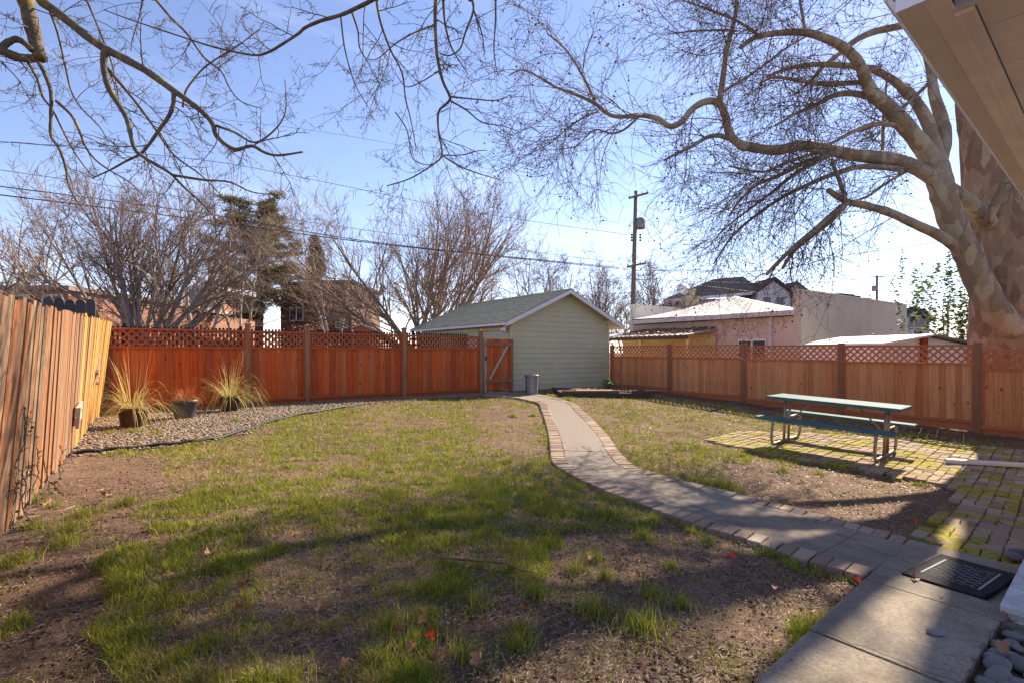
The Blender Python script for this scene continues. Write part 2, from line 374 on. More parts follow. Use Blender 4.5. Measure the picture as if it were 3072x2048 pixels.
# joints: thin dark grooves are the gaps left by slightly shortened slabs
def brickmesh(m, l=.2, w=.1, h=.06):
    out = []
    for k in range(4):
        mb = MB().box((0, 0, -h / 2), (l, w, h)); rr = random.Random(k)
        mb.v = [(x + rr.uniform(-.005, .005), y + rr.uniform(-.004, .004), z + rr.uniform(-.002, .002)) for x, y, z in mb.v]
        out.append(mb.mesh('brick', m, bevel=.006, bseg=1))
    return out
BM, BMM = brickmesh(M_brick), brickmesh(M_brickm)
def arc(A):
    d = np.concatenate([[0], np.cumsum(np.linalg.norm(np.diff(A, axis=0), axis=1))]); return d
for E, I in ((LE, LI), (RE, RI)):
    mid = (E + I) / 2; d = arc(mid); s = .05
    while s < d[-1] - .03:
        c = np.array([np.interp(s, d, mid[:, k]) for k in range(2)]); e = np.array([np.interp(s, d, E[:, k]) for k in range(2)]); i_ = np.array([np.interp(s, d, I[:, k]) for k in range(2)])
        ax = i_ - e; w = np.linalg.norm(ax); st = random.uniform(.1, .108)
        link('brick', random.choice(BM), path, loc=(c[0], c[1], gxy(*c) + .036 + random.uniform(-.006, .005)), rot=(R(random.uniform(-1.6, 1.6)), R(random.uniform(-1.2, 1.2)), math.atan2(ax[1], ax[0]) + R(random.uniform(-2.5, 2.5))), scale=(w / .2 * .97, random.uniform(.92, .99), 1))
        s += st

# ------------------------------------------------------------------ walkway slabs along the house (house axes e, p)
EA = R(50.4); EX, EY = math.sin(EA), math.cos(EA); PXx, PYy = EY, -EX      # e along the eave, p towards the house
ZS = 1.9
C0 = P(2690, 45, FPX * ZS / (HY - 45)); C0x, C0y = C0.x, C0.y
def ep(x, y): return (x - C0x) * EX + (y - C0y) * EY, (x - C0x) * PXx + (y - C0y) * PYy
def hxy(e, p): return C0x + e * EX + p * PXx, C0y + e * EY + p * PYy
walk = link('walkway', None, kind='structure', label='concrete walkway slabs beside the house step', loc=(0, 0, 0))
def gp(px, py): q = G(px, py); return ep(q.x, q.y)
pA, pB = gp(2286, 2048), gp(2725, 1633); p_out = (pA[1] + pB[1]) / 2; p_in = (gp(2979, 1908)[1] + gp(2932, 2004)[1]) / 2
e_top = gp(2880, 1668)[0]; e_j1 = (gp(2604, 1753)[0] + gp(2984, 1879)[0]) / 2; e_j2 = (gp(2437, 1903)[0] + gp(2735, 2044)[0]) / 2
print('walk', p_out, p_in, e_top, e_j1, e_j2)
HRZ = math.pi / 2 - EA
def walkslab(e0, e1, p0, p1, dz=.035):
    n = 9; K = 7; mb = MB(); top = []
    for i in range(n):
        for k in range(K):
            ee = e0 + (e1 - e0) * i / (n - 1); q0 = pA[1] + (pB[1] - pA[1]) * (ee - pA[0]) / (pB[0] - pA[0]); x, y = hxy(ee, q0 + (p1 - q0) * k / (K - 1)); top.append((x, y, gxy(x, y) + dz))
    m0 = len(top); bot = [(x, y, z - .12) for x, y, z in top]; fs = []
    for i in range(n - 1):
        for k in range(K - 1): a = i * K + k; fs.append((a, a + 1, a + K + 1, a + K))
        a, b = i * K, i * K + K - 1; fs += [(a, a + K, a + K + m0, a + m0), (b, b + m0, b + K + m0, b + K)]
    for k in range(K - 1): fs += [(k, k + m0, k + 1 + m0, k + 1), ((n - 1) * K + k, (n - 1) * K + k + 1, (n - 1) * K + k + 1 + m0, (n - 1) * K + k + m0)]
    mb.add(top + bot, fs); mb.obj('slab', M_conc, walk)
walkslab(e_j1 + .006, e_top, p_out, p_in + .25)
walkslab(e_j2 + .006, e_j1 - .006, p_out, p_in)
walkslab(e_j2 - 1.15, e_j2 - .006, p_out, p_in, .031)
walkslab(e_j2 - 2.4, e_j2 - 1.165, p_out, p_in)

# ------------------------------------------------------------------ brick patio
patio = link('brick_patio', None, kind='structure', label='mossy brick patio in a basket weave under the picnic table', loc=(0, 0, 0))
PATX = [G(2100,1320), G(2190,1338), G(2338,1371), G(2559,1404), G(2679,1432), G(2816,1455), G(2890,1470), G(2844,1530), G(2768,1594), G(2737,1626)]
PATX = [tuple(p[:2]) for p in PATX] + [hxy(e_top + .02, .1), hxy(e_top + .02, 1.2), xy(14.0, -1.0), xy(12.0, 1.0), tuple(G(2908,1334)[:2]), tuple(G(2806,1322)[:2]), tuple(G(2560,1308)[:2]), tuple(G(2380,1298)[:2]), tuple(G(2200,1296)[:2])]
cells = []
ang0 = math.atan2(*(lambda a, b: (b.y - a.y, b.x - a.x))(G(2735,1627), G(2890,1469)))   # rows follow the near edge
ca, sa = math.cos(ang0), math.sin(ang0); O = G(2735, 1627)
row = 0; b_ = -3.0
while b_ < 7:
    a_ = -1.5 + random.uniform(0, .3); 
    while a_ < 10:
        typ = random.random()
        if typ < .5: cells += [(a_ + .1, b_ + .05, 0), (a_ + .1, b_ + .155, 0)]; a_ += .208
        else:
            for k in range(random.choice((1, 1, 2))): cells.append((a_ + .05, b_ + .103, 1)); a_ += .107
    b_ += .21; row += 1
cand = []
ax_, ay_ = np.array([c[0] for c in cells]), np.array([c[1] for c in cells])
bx = O.x + ax_ * ca - ay_ * sa; by = O.y + ax_ * sa + ay_ * ca
ok = inpoly(bx, by, PATX)
edge = fbm(bx, by, 1.7, 5)
for i in np.nonzero(ok)[0]:
    # in front of the camera and in view, with a margin
    X, Y = bx[i], by[i]
    if Y < .8 or X / Y > 1.35: continue
    cand.append((X * X + Y * Y, X, Y, cells[i][2]))
cand.sort()
rest_p, rest_r, rest_s = [], [], []
for k, (d2, X, Y, t) in enumerate(cand):
    z = gxy(X, Y) + .022 + (vnoise(X, Y, 1.3, 4) - .5) * .018 + random.uniform(-.005, .005); rz = ang0 + (math.pi / 2 if t else 0) + R(random.gauss(0, 1.6))
    rest_p.append((X, Y, z, rz))
infr = [q for q in rest_p if q[0] / q[1] < 1.01]; outfr = [q for q in rest_p if q[0] / q[1] >= 1.01]
for X, Y, z, rz in infr[:298]:
    link('brick', random.choice(BMM), patio, loc=(X, Y, z), rot=(R(random.gauss(0, 1.4)), R(random.gauss(0, 1.2)), rz), scale=(random.uniform(.97, 1.03), random.uniform(.96, 1.02), 1))
rest = infr[298:] + outfr
TV = np.array([v.co[:] for v in BMM[0].vertices]); bm_ = bmesh.new(); bm_.from_mesh(BMM[0]); bmesh.ops.triangulate(bm_, faces=bm_.faces); TF = np.array([[v.index for v in f.verts] for f in bm_.faces]); TVb = np.array([v.co[:] for v in bm_.verts]); bm_.free()
if rest:
    q = np.array(rest); link('far_bricks', scatter('far_bricks', TVb, TF, q[:, :3], q[:, 3], RNG.uniform(.95, 1, (len(q), 3)), M_brickm, tilt=RNG.normal(0, .02, len(q))), patio, kind='stuff')
print('patio bricks', len(rest_p), len(infr))
pc = [(x_, y_, gxy(x_, y_) + .002) for x_, y_ in PATX]; gx_, gy_ = np.meshgrid(np.arange(2.0, 12.5, .12), np.arange(.6, 9.6, .12), indexing='ij'); ins = inpoly(gx_, gy_, PATX)
gid = np.arange(gx_.size).reshape(gx_.shape); q4 = ins[:-1, :-1] & ins[1:, :-1] & ins[1:, 1:] & ins[:-1, 1:]
link('joint_sand', mesh_np('joint_sand', np.stack([gx_, gy_, gz(gx_ * UX + gy_ * UY, -gx_ * UY + gy_ * UX) + .008], -1).reshape(-1, 3), np.stack([gid[:-1, :-1], gid[1:, :-1], gid[1:, 1:], gid[:-1, 1:]], -1)[q4], M_soil, True), patio)

# ------------------------------------------------------------------ gravel bed, edging hose
GRAVPX = [(300,1246),(330,1222),(560,1219),(760,1210),(930,1204),(1214,1186),(1440,1178),(1452,1187),(1330,1192),(1197,1200),(1037,1219),(945,1234),(853,1249),(750,1287),(700,1304),(620,1322),(540,1334),(440,1345),(330,1358),(230,1368),(178,1352),(205,1315),(255,1279)]
GRAV = [tuple(G(*p)[:2]) for p in GRAVPX]
gx = np.array(GRAV); n = 60000
qx = RNG.uniform(gx[:, 0].min(), gx[:, 0].max(), n); qy = RNG.uniform(gx[:, 1].min(), gx[:, 1].max(), n)
k = inpoly(qx + RNG.normal(0, .1, n), qy + RNG.normal(0, .1, n), GRAV); px_ = CX + qx / qy * FPX
k &= (RNG.random(n) < np.clip(.38 + 1.5 * (fbm(qx, qy, 1.2, 21) - .35) + .3 * (px_ > 480), .08, .9)); qx, qy = qx[k], qy[k]
d = np.hypot(qx, qy); o = np.argsort(d); qx, qy = qx[o], qy[o]
grav = link('gravel_bed', None, kind='structure', label='bed of pale tan river gravel along the red fence', loc=(0, 0, 0))
r_ = RNG.uniform(.011, .027, len(qx)); sc = np.stack([r_ * RNG.uniform(.9, 1.5, len(qx)), r_, r_ * RNG.uniform(.4, .7, len(qx))], 1)
zz = np.array([gxy(a, b) for a, b in zip(qx, qy)]) + r_ * .2
STV = ICO[0]; stone_me = []
for k in range(4):
    v = STV * (1 + RNG.uniform(-.16, .16, (12, 1))); stone_me.append(mesh_np('stone', v, ICO[1], M_stone, True))
big = np.argsort(-(r_ / np.hypot(qx, qy)))[:280]; isb = np.zeros(len(qx), bool); isb[big] = True
for i in big: link('stone', random.choice(stone_me), grav, loc=(qx[i], qy[i], zz[i]), rot=(random.uniform(-.3, .3), random.uniform(-.3, .3), random.uniform(0, 6.3)), scale=sc[i])
j = ~isb
link('fine_gravel', scatter('fine_gravel', OCT[0] * np.array([1.15, 1.15, 1.3]) * (1 + RNG.uniform(-.15, .15, (6, 1))), OCT[1], np.stack([qx, qy, zz], 1)[j], RNG.uniform(0, 6.3, j.sum()), sc[j], M_stone, tilt=RNG.normal(0, .25, j.sum()), smooth_=True), grav, kind='stuff')
print('gravel', len(qx))
HOSE = [(175,1372),(215,1363),(280,1357),(333,1352),(430,1343),(514,1334),(578,1327),(605,1324),(663,1313),(733,1294),(800,1270),(870,1250),(945,1236),(1037,1222)]
hp = spline([list(G(*p)) for p in HOSE], 5); hp[:, 2] += .022 + np.sin(np.arange(len(hp)) * .9) * .008
MB().tube([tuple(p) for p in hp], .021, 8).obj('edging_hose', M_black, smooth_=True, label='black plastic edging hose between the gravel bed and the lawn', cat='hose')
# ------------------------------------------------------------------ woods
M_red = wood('red_stained_cedar', [(.44, .085, .02), (.62, .13, .028), (.5, .17, .07), (.54, .1, .022), (.36, .09, .035), (.58, .15, .045)], .6, knots=(.12, .03, .015), streak=(.5, .26, .15), dirt=-.25)
M_redpost = wood('brown_stained_post', [(.28, .125, .06), (.34, .155, .075)], .5, weather=(.3, .19, .12))
M_redrail = wood('red_rail', [(.36, .1, .04), (.42, .115, .042)], .4)
M_ced = wood('new_cedar', [(.58, .215, .085), (.68, .3, .13), (.62, .25, .105), (.72, .35, .165), (.5, .18, .07)], .5, knots=(.1, .035, .02), dirt=.55)
M_cedtrim = wood('cedar_trim', [(.46, .16, .075), (.54, .19, .085)], .35)
M_cedpost = wood('cedar_post', [(.27, .13, .075), (.32, .155, .09)], .4)
M_old = wood('weathered_board', [(.34, .16, .065), (.15, .095, .065), (.42, .15, .04), (.3, .2, .13), (.46, .13, .02), (.12, .07, .045), (.36, .23, .14), (.24, .11, .045)], 1.0, weather=(.27, .18, .12), streak=(.1, .065, .05), s=1.1)
M_oldor = wood('orange_fence_board', [(.62, .27, .05), (.66, .31, .07), (.58, .24, .06), (.6, .33, .12)], .4, weather=(.62, .34, .12))
M_grey = wood('grey_board', [(.06, .06, .065), (.085, .085, .09), (.05, .05, .055)], .4)
M_greywood = wood('silver_wood', [(.38, .33, .28), (.45, .4, .34)], .5)
M_iron = plain('dark_iron', (.025, .025, .027), .2, 20, .5, .4, .3)
M_galv = plain('galvanised_steel', (.22, .225, .26), .2, 9, .5, .5, .5, .1)

def clipdiag(x0, x1, z0, z1, c, s):
    """segment of the line z = z0 + s*(x - c) inside the rectangle"""
    xa, xb = sorted((c, c + (z1 - z0) / s)); xa = max(xa, x0); xb = min(xb, x1)
    if xb - xa < .02: return None
    return (xa, z0 + s * (xa - c)), (xb, z0 + s * (xb - c))
def lattice_panel(fence, x0, x1, ztop, zlat, zbot, zg, mp, mr, ml, n, kick=None, pitch=.148, sw=.036):
    """one framed panel, local x along the fence, y towards the yard (negative)"""
    pn = link('panel', None, fence, loc=((x0 + x1) / 2, 0, 0)); w = x1 - x0
    board('rail', pn, (0, 0, ztop - .02), (w, .07, .04), mr)
    board('rail', pn, (0, -.012, zlat - .0225), (w, .06, .045), mr)
    board('rail', pn, (0, -.014, zbot + .03), (w, .06, .06), mr)
    for s in (-1, 1): board('stile', pn, (s * (w / 2 - .021), -.002, (ztop + zbot) / 2 - .01), (.04, .052, ztop - zbot - .1), mr)
    xa, xb = -w / 2 + .045, w / 2 - .045
    for k in range(n):
        bw = (xb - xa) / n; zc = (zlat - .045 + zbot + .06) / 2
        board('plank', pn, (xa + bw * (k + .5), .012 + random.uniform(-.004, .004), zc), (bw - random.uniform(.004, .009), .018, zlat - zbot - .1), mp, rot=(0, R(random.gauss(0, .12)), 0))
    za, zb = zlat, ztop - .04; H = zb - za
    for s in (1, -1):
        c = xa - (H if s > 0 else 0) + .03
        while c < xb + H:
            q = clipdiag(xa, xb, za, zb, c, s)
            if q:
                (ax, az), (bx, bz) = q; ln = math.hypot(bx - ax, bz - az)
                board('lattice_slat', pn, ((ax + bx) / 2, .006 * s, (az + bz) / 2), (ln, .009, sw), ml, rot=(0, -math.atan2(bz - az, bx - ax), 0))
            c += pitch
    if kick: board('kickboard', pn, (0, .004, (zbot + kick) / 2 - .002), (w - .01, .03, zbot - kick - .006), mr)
    return pn
def post(fence, x, zb, zt, m, w=.1, cap=True):
    p = board('post', fence, (x, -.006, (zb + zt) / 2), (w, w, zt - zb), m)
    if cap:
        c = MB().box((0, 0, .012), (w + .035, w + .035, .024)); c.add([(-w / 2, -w / 2, .024), (w / 2, -w / 2, .024), (w / 2, w / 2, .024), (-w / 2, w / 2, .024), (0, 0, .055)], [(0, 1, 4), (1, 2, 4), (2, 3, 4), (3, 0, 4)])
        o = c.obj('post_cap', m, p); o.location = (0, 0, .5); o.scale = (1 / w, 1 / w, 1 / (zt - zb))
    return p

# back fence: along u at v = 12.6
VB = 12.6
bf = empty('lattice_fence', (*xy(0, VB), 0), UA, label='red stained board fence with a lattice top, behind the potted grasses', cat='fence')
pu = [-.69, 1.77, 3.02, 5.45, 7.81]; bt = [.475, .47, .462, .45]
for i in range(4):
    a, b = pu[i] + .05, pu[i + 1] - .05; n = round((b - a) / .15)
    lattice_panel(bf, a, b, CZ + bt[i], CZ + .118, CZ - 1.085, CZ - 1.17, M_red, M_redrail, M_redrail, n, kick=CZ - 1.19)
for i, u_ in enumerate(pu): post(bf, u_, CZ - 1.25, CZ + (.6 if i else .45), M_redpost, .1, i > 0)
# gate, between the last post and the garage
gt = empty('garden_gate', (*xy(7.9, VB), 0), UA, label='red plank gate with a diagonal brace beside the garage', cat='gate')
for k in range(7): board('plank', gt, (.16 + k * .126, .0, CZ - .36 + random.uniform(-.006, .006)), (.119, .02, 1.5), M_red)
for z in (CZ + .36 - .13, CZ - .84): board('rail', gt, (.53, -.03, z), (.96, .04, .09), M_redpost)
a = Vector((.2, -.032, CZ - .79)); b = Vector((.82, -.032, CZ + .18)); d_ = b - a
board('brace', gt, (a + b) / 2, (d_.length, .035, .07), M_greywood, rot=(0, -math.atan2(d_.z, d_.x), 0))
board('hinge_post', gt, (1.0, -.005, CZ - .39), (.09, .06, 1.56), M_redpost)
board('latch_post', gt, (.05, -.012, CZ - .4), (.085, .05, 1.6), M_greywood)
board('latch', gt, (.06, -.05, CZ - .18), (.028, .02, .14), M_iron)
for z in (CZ + .235, CZ - .83): board('hinge', gt, (.9, -.055, z), (.2, .008, .035), M_galv)

# right fence: along v at u = 13.33, stepping down towards the house
UR = 13.33
rf = empty('cedar_fence', (*xy(UR, 0), 0), UA + math.pi / 2, label='new cedar board fence with a lattice top behind the picnic table', cat='fence')
pv = [12.72, 10.25, 7.8, 5.37, 2.93, .49, -1.95]; tops = [.215, .21, .178, .15, .05, -.05]; bots = [-1.15, -1.24, -1.295, -1.405, -1.49, -1.55]
# local x runs along +v; the yard lies on local +y, so mirror the depth by turning the root
for i in range(6):
    a, b = pv[i + 1] + .05, pv[i] - .05; g0 = float(gz(UR, (a + b) / 2)) - .03
    pn = lattice_panel(rf, a, b, CZ + tops[i], CZ + tops[i] - .355, CZ + bots[i], g0, M_ced, M_cedtrim, M_cedtrim, 17, kick=g0)
    pn.rotation_euler = (0, 0, math.pi)
for i, v_ in enumerate(pv): post(rf, v_, float(gz(UR, v_)) - .08, CZ + (tops[min(i, 5)] if i == 0 else tops[i - 1]) + .04, M_cedpost, .11, False)

# left fence: old close boards leaning over the yard, u = -.76
UL = -.76
lf = empty('weathered_board_fence', (*xy(UL, 0), CZ - 1.17), UA + math.pi / 2, label='old weathered board fence leaning over the left edge of the yard', cat='fence')
lf.rotation_euler = (0, 0, UA + math.pi / 2)
v_ = -.5
while v_ < 12.46:
    w = random.uniform(.115, .15); top = 1.17 + .345 + (v_ - 4.8) / 7.7 * .235 + random.uniform(-.018, .018); lean = R(4.2 + 1.2 * math.sin(v_ * .7)) ; bt_ = random.uniform(-.03, .06)
    m = M_oldor if (v_ > 9.6 and random.random() < .9) or (v_ > 8.2 and random.random() < .35) else M_old  # boards are more often orange towards the far end
    h = top - bt_; twist = R(random.gauss(0, .45)) - R(1.1)
    # rotate about local x (along fence): positive lean moves the top to local -y = yard side
    c = Vector((v_ + w / 2, random.uniform(-.006, .006), bt_ + h / 2)); c.y -= math.sin(lean) * (bt_ + h / 2)
    board('board', lf, c, (w - random.uniform(.003, .014), .02, h), m, rot=(lean, twist, R(random.gauss(0, 1.0))))
    v_ += w
for z in (.35, 1.25):
    board('rail', lf, (6.2, .045 - math.sin(R(4.2)) * z, z), (12.6, .04, .09), M_old, rot=(R(4.2), 0, 0))
for v_ in (1.0, 3.4, 5.9, 8.3, 10.8): board('post', lf, (v_, .11 - math.sin(R(4.2)) * .75, .72), (.1, .09, 1.5), M_old, rot=(R(4.2), 0, 0))
def leftface(px, py, out=.03):                      # point on the leaning face of the old fence
    z = 1.0
    for _ in range(25):
        uu = UL + math.sin(R(4.2)) * max(0, z)      # face offset at height z
        k = (px - CX) / FPX; Y = uu / (k * UX + UY); z = CZ - (py - HY) / FPX * Y - (CZ - 1.17)
    vv = Y * (-k * UY + UX); return vv, z
va, za = leftface(226, 1290); vb, zb = leftface(226, 1270)
vq, zq = leftface(223, 1247)
pt = empty('patch_boards', (*xy(UL, vq), CZ - 1.17), UA + math.pi / 2, label='short grey boards nailed low on the weathered fence', cat='board')
for k, (dz, ww) in enumerate(((.085, .11), (-.03, .09))):
    board('board', pt, (k * .02, -math.sin(R(4.2)) * (zq + dz) - .035, zq + dz), (.62, .022, ww), M_greywood, rot=(R(4.2), R(-3), 0))
board('batten', pt, (-.27, -math.sin(R(4.2)) * zq - .06, zq), (.05, .03, .24), M_greywood, rot=(R(4.2), 0, 0))
vq, zq = leftface(282, 1120)
lt = empty('wooden_latch', (*xy(UL, vq), CZ - 1.17), UA + math.pi / 2, label='pale wooden turn latch on the orange end of the old fence', cat='latch')
board('latch_bar', lt, (.05, -math.sin(R(4.2)) * zq - .05, zq + .06), (.62, .03, .055), M_greywood, rot=(R(4.2), R(-42), 0))
board('keeper', lt, (-.02, -math.sin(R(4.2)) * zq - .045, zq + .0), (.2, .04, .05), M_greywood, rot=(R(4.2), R(25), 0))
# dry vine on the foot of the old fence
S = []; rv = random.Random(5)
for (px, py) in ((20, 1420), (60, 1490), (95, 1345), (120, 1390), (165, 1335), (30, 1450), (5, 1500), (75, 1400)):
    vv, zz_ = leftface(px, py); p = [vv, -math.sin(R(4.2)) * zz_ - .03, zz_]; d = [rv.uniform(-1, 1), 0, rv.uniform(-.4, .4)]
    for k in range(26):
        q = [p[0] + d[0] * .03, p[1] + rv.uniform(-.012, .01), max(.01, p[2] + d[2] * .03)]; S.append((*p, *q, .004, .0035)); p = q
        d[0] += rv.uniform(-.5, .5); d[2] += rv.uniform(-.45, .42) - .04; l_ = math.hypot(d[0], d[2]) or 1; d = [d[0] / l_, 0, d[2] / l_]
        if rv.random() < .5: S.append((*q, q[0] + rv.uniform(-.04, .04), q[1] - rv.uniform(.0, .04), q[2] + rv.uniform(-.04, .04), .003, .002))
M_twig = plain('dark_twig', (.1, .07, .055), .3, 30, .9)
vine = empty('dry_vine', (*xy(UL, 0), CZ - 1.17), UA + math.pi / 2, label='bare dry vine climbing the foot of the weathered fence', cat='vine')
link('stems', segmesh('stems', S, M_twig, 4), vine, kind='stuff')
LV = np.array([(-.5, 0, 0), (0, -.35, .08), (.5, 0, 0), (0, .35, .08)]); LFc = np.array([(0, 1, 2), (0, 2, 3)])
sp = np.array([s[3:6] for s in S]); kk = RNG.choice(len(sp), 120); M_vleaf = plain('vine_leaf', (.09, .1, .035), .35, 20, .7)
link('leaves', scatter('leaves', LV, LFc, sp[kk] + RNG.normal(0, .012, (120, 3)) - np.array([0, .015, 0]), RNG.uniform(0, 6.3, 120), RNG.uniform(.015, .032, 120), M_vleaf, tilt=RNG.uniform(0, 3, 120)), vine, kind='stuff')

# neighbours' fences behind
ng = P(128, 892, 8.4); ne = P(287, 892, 8.6)
dn = math.atan2(ne.y - ng.y, ne.x - ng.x)
nf = empty('scalloped_fence', (ng.x, ng.y, CZ - 1.17), dn, label='dark grey round-topped board fence behind the old fence', cat='fence')
W = math.hypot(ne.x - ng.x, ne.y - ng.y); nb = 6
for k in range(-3, nb - 1):
    bw = W / (nb - 1); mb = MB(); pts = [(-bw * .47, 0, 0), (bw * .47, 0, 0), (bw * .47, 0, 1.95)]
    for a in range(1, 8): t = math.pi * a / 8; pts.append((bw * .47 * math.cos(t) * .98, 0, 1.95 + .1 * math.sin(t) ** .6))
    pts.append((-bw * .47, 0, 1.95)); mb.prism(pts, (0, .022, 0)); mb.obj('board', M_grey, nf, loc=(bw * (k + .5), 0, random.uniform(-.02, .02)))
for z in (1.65, .6): board('rail', nf, (W * .3, -.025, z), (W * 1.5, .04, .09), M_grey)
board('post', nf, (W * .8, -.07, .9), (.1, .09, 1.82), M_oldor)
# black picket fence across the alley
cf = empty('picket_fence', (*xy(-3.0, 15.4), CZ - 1.17), UA, label='black slatted picket fence beyond the red fence', cat='fence')
topL = CZ + .625; mb = MB()
for k in range(150): mb.box((k * .085, 0, (topL + CZ - 1.17) / 2 - (CZ - 1.17) + random.uniform(-.01, .01)), (.05, .02, topL - CZ + 1.17))
mb.obj('pickets', M_iron, cf, kind='stuff')
for z in (.3, 1.7): board('rail', cf, (6.4, .03, z), (12.8, .04, .05), M_iron)
for k in range(6): board('post', cf, (k * 2.5, .06, .93), (.07, .07, 1.86), M_iron)
# ------------------------------------------------------------------ garage
M_sage = plain('sage_siding', (.5, .5, .345), .06, 2.2, .65, .3, bump=.1)
M_sagetrim = plain('sage_trim', (.54, .53, .37), .06, 3, .65)
M_cream = plain('cream_siding', (.55, .52, .38), .07, 3, .65)
M_whitetrim = plain('fascia_white', (.7, .69, .74), .05, 4, .5)
def _shing(nt, b):
    p = pos(nt, (1, 1, 1)); n = noise(nt, p, 90, 3, .8); n2 = noise(nt, p, 9, 3); r = rnd(nt)
    v = N(nt, 'TexVoronoi', Scale=6.0); L(nt, p, v.inputs['Vector'])
    c = mix(nt, .5, ramp(nt, r, [(0, (.17, .2, .18)), (.5, (.23, .255, .225)), (1, (.19, .205, .185))]), mix(nt, .6, (.21, .235, .21), v.outputs['Color'], 'MULTIPLY'))
    return mix(nt, .5, c, ramp(nt, n, [(.3, (.5, .5, .5)), (.7, (1.4, 1.4, 1.4))]), 'MULTIPLY'), (n, .5, .004)
M_shingle = mat('asphalt_shingle', _shing, .95, .15)
u0, u1, vf, vbk, zg = 9.0, 13.25, 12.8, 19.1, CZ - 1.18
uc, zp, ze, ovu, ov = 11.2, CZ + 2.07, CZ + .93, 2.55, .32
gar = empty('garage', (*xy(u0, vf), zg), UA, label='sage green clapboard garage with a grey shingle gable roof', cat='garage')
gw = u1 - u0; gc = uc - u0; slope = (zp - ze) / ovu
def roofz(x): return zp - zg - .09 - abs(x - gc) * slope      # underside of the roof at local x
core = MB(); core.prism([(0.02, .03, 0), (gw - .02, .03, 0), (gw - .02, .03, roofz(gw) - .03), (gc, .03, roofz(gc) - .03), (.02, .03, roofz(0) - .03)], (0, vbk - vf, 0)); core.obj('wall', M_cream, gar)
e_ = .166; z = .0; k = 0
while z < roofz(gc) - .04:
    z1 = min(z + e_, roofz(gc) - .05); xl, xr = 0.07, gw - .07
    def half(zz): 
        h = (zp - zg - .09 - zz) / slope; return max(xl, gc - h + .02), min(xr, gc + h - .02)
    a0, b0 = half(z); a1, b1 = half(z1)
    mb = MB(); mb.add([(a0, -.022, z), (b0, -.022, z), (b1, -.006, z1), (a1, -.006, z1), (a0, .03, z), (b0, .03, z), (b1, .03, z1), (a1, .03, z1)], [(0, 1, 2, 3), (4, 7, 6, 5), (0, 4, 5, 1), (3, 2, 6, 7), (0, 3, 7, 4), (1, 5, 6, 2)])
    mb.obj('clapboard', M_sage, gar); z += e_; k += 1
for x in (.035, gw - .035): board('corner_trim', gar, (x, -.012, roofz(0) / 2 - .04), (.085, .04, roofz(0) - .1), M_sagetrim)
z = 0
while z < roofz(0) - .2:
    mb = MB(); d = vbk - vf; mb.add([(-.012, .1, z), (-.012, d, z), (.004, d, z + e_), (.004, .1, z + e_), (.03, .1, z), (.03, d, z), (.03, d, z + e_), (.03, .1, z + e_)], [(0, 3, 2, 1), (4, 5, 6, 7), (0, 1, 5, 4), (3, 7, 6, 2), (0, 4, 7, 3), (1, 2, 6, 5)]); mb.obj('clapboard', M_cream, gar); z += e_
# roof: shingle courses as overlapping strips on a deck
roof = link('roof', None, gar, loc=(0, 0, 0)); dl = math.hypot(ovu, zp - ze); ra = math.atan(slope); ya, yb = -ov, vbk - vf + .3
for s in (-1, 1):
    mb = MB(); cx = gc; zt = zp - zg - .03
    mb.add([(cx, ya + .03, zt), (cx + s * ovu, ya + .03, zt - (zp - ze)), (cx + s * ovu, yb, zt - (zp - ze)), (cx, yb, zt), (cx, ya + .03, zt - .05), (cx + s * ovu, ya + .03, zt - .05 - (zp - ze)), (cx + s * ovu, yb, zt - .05 - (zp - ze)), (cx, yb, zt - .05)], [(0, 1, 2, 3), (4, 7, 6, 5), (0, 4, 5, 1), (3, 2, 6, 7), (0, 3, 7, 4), (1, 5, 6, 2)]); mb.obj('deck', M_sagetrim, roof)
    nc = 22; cw = dl / nc
    for i in range(nc):
        a = i * cw; b = (i + 1) * cw + .03; mb = MB(); up = .004; lo = .022; m = 26; vs = []; fs = []
        nx, nz = s * math.sin(ra), math.cos(ra); dx, dz = s * math.cos(ra), -math.sin(ra)
        for j in range(m + 1):
            y = ya + (yb - ya) * j / m; jit = random.uniform(-.008, .008)
            pa = (cx + dx * a + nx * up, y, zt + dz * a + nz * up); bb = b + jit; pb = (cx + dx * bb + nx * lo, y, zt + dz * bb + nz * lo); pc = (cx + dx * bb, y, zt + dz * bb)
            vs += [pa, pb, pc]
        for j in range(m): o = j * 3; fs += [(o, o + 1, o + 4, o + 3), (o + 1, o + 2, o + 5, o + 4)]
        fs += [(0, 1, 2), (m * 3, m * 3 + 1, m * 3 + 2)]
        mb.add(vs, fs); mb.obj('shingle_course', M_shingle, roof)
cap = MB()
for j in range(30):
    y = ya + (yb - ya) * j / 30; cap.add([(gc - .13, y, zt - .13 * slope + .03), (gc, y, zt + .035), (gc + .13, y, zt - .13 * slope + .03), (gc - .13, y + .26, zt - .13 * slope + .02), (gc, y + .26, zt + .025), (gc + .13, y + .26, zt - .13 * slope + .02)], [(0, 1, 4, 3), (1, 2, 5, 4)])
cap.obj('ridge_cap', M_shingle, roof, kind='stuff')
for s in (-1, 1):
    mb = MB(); h = .13; x1 = gc + s * ovu; zz = zp - zg - .035
    mb.prism([(gc, ya, zz), (x1, ya, zz - (zp - ze)), (x1, ya, zz - (zp - ze) - h), (gc, ya, zz - h)], (0, .028, 0)); mb.obj('rake_board', M_whitetrim, gar)
    board('eave_fascia', gar, (gc + s * (ovu - .005), (ya + yb) / 2 + .02, ze - zg - .075), (.025, yb - ya - .06, .1), M_whitetrim)
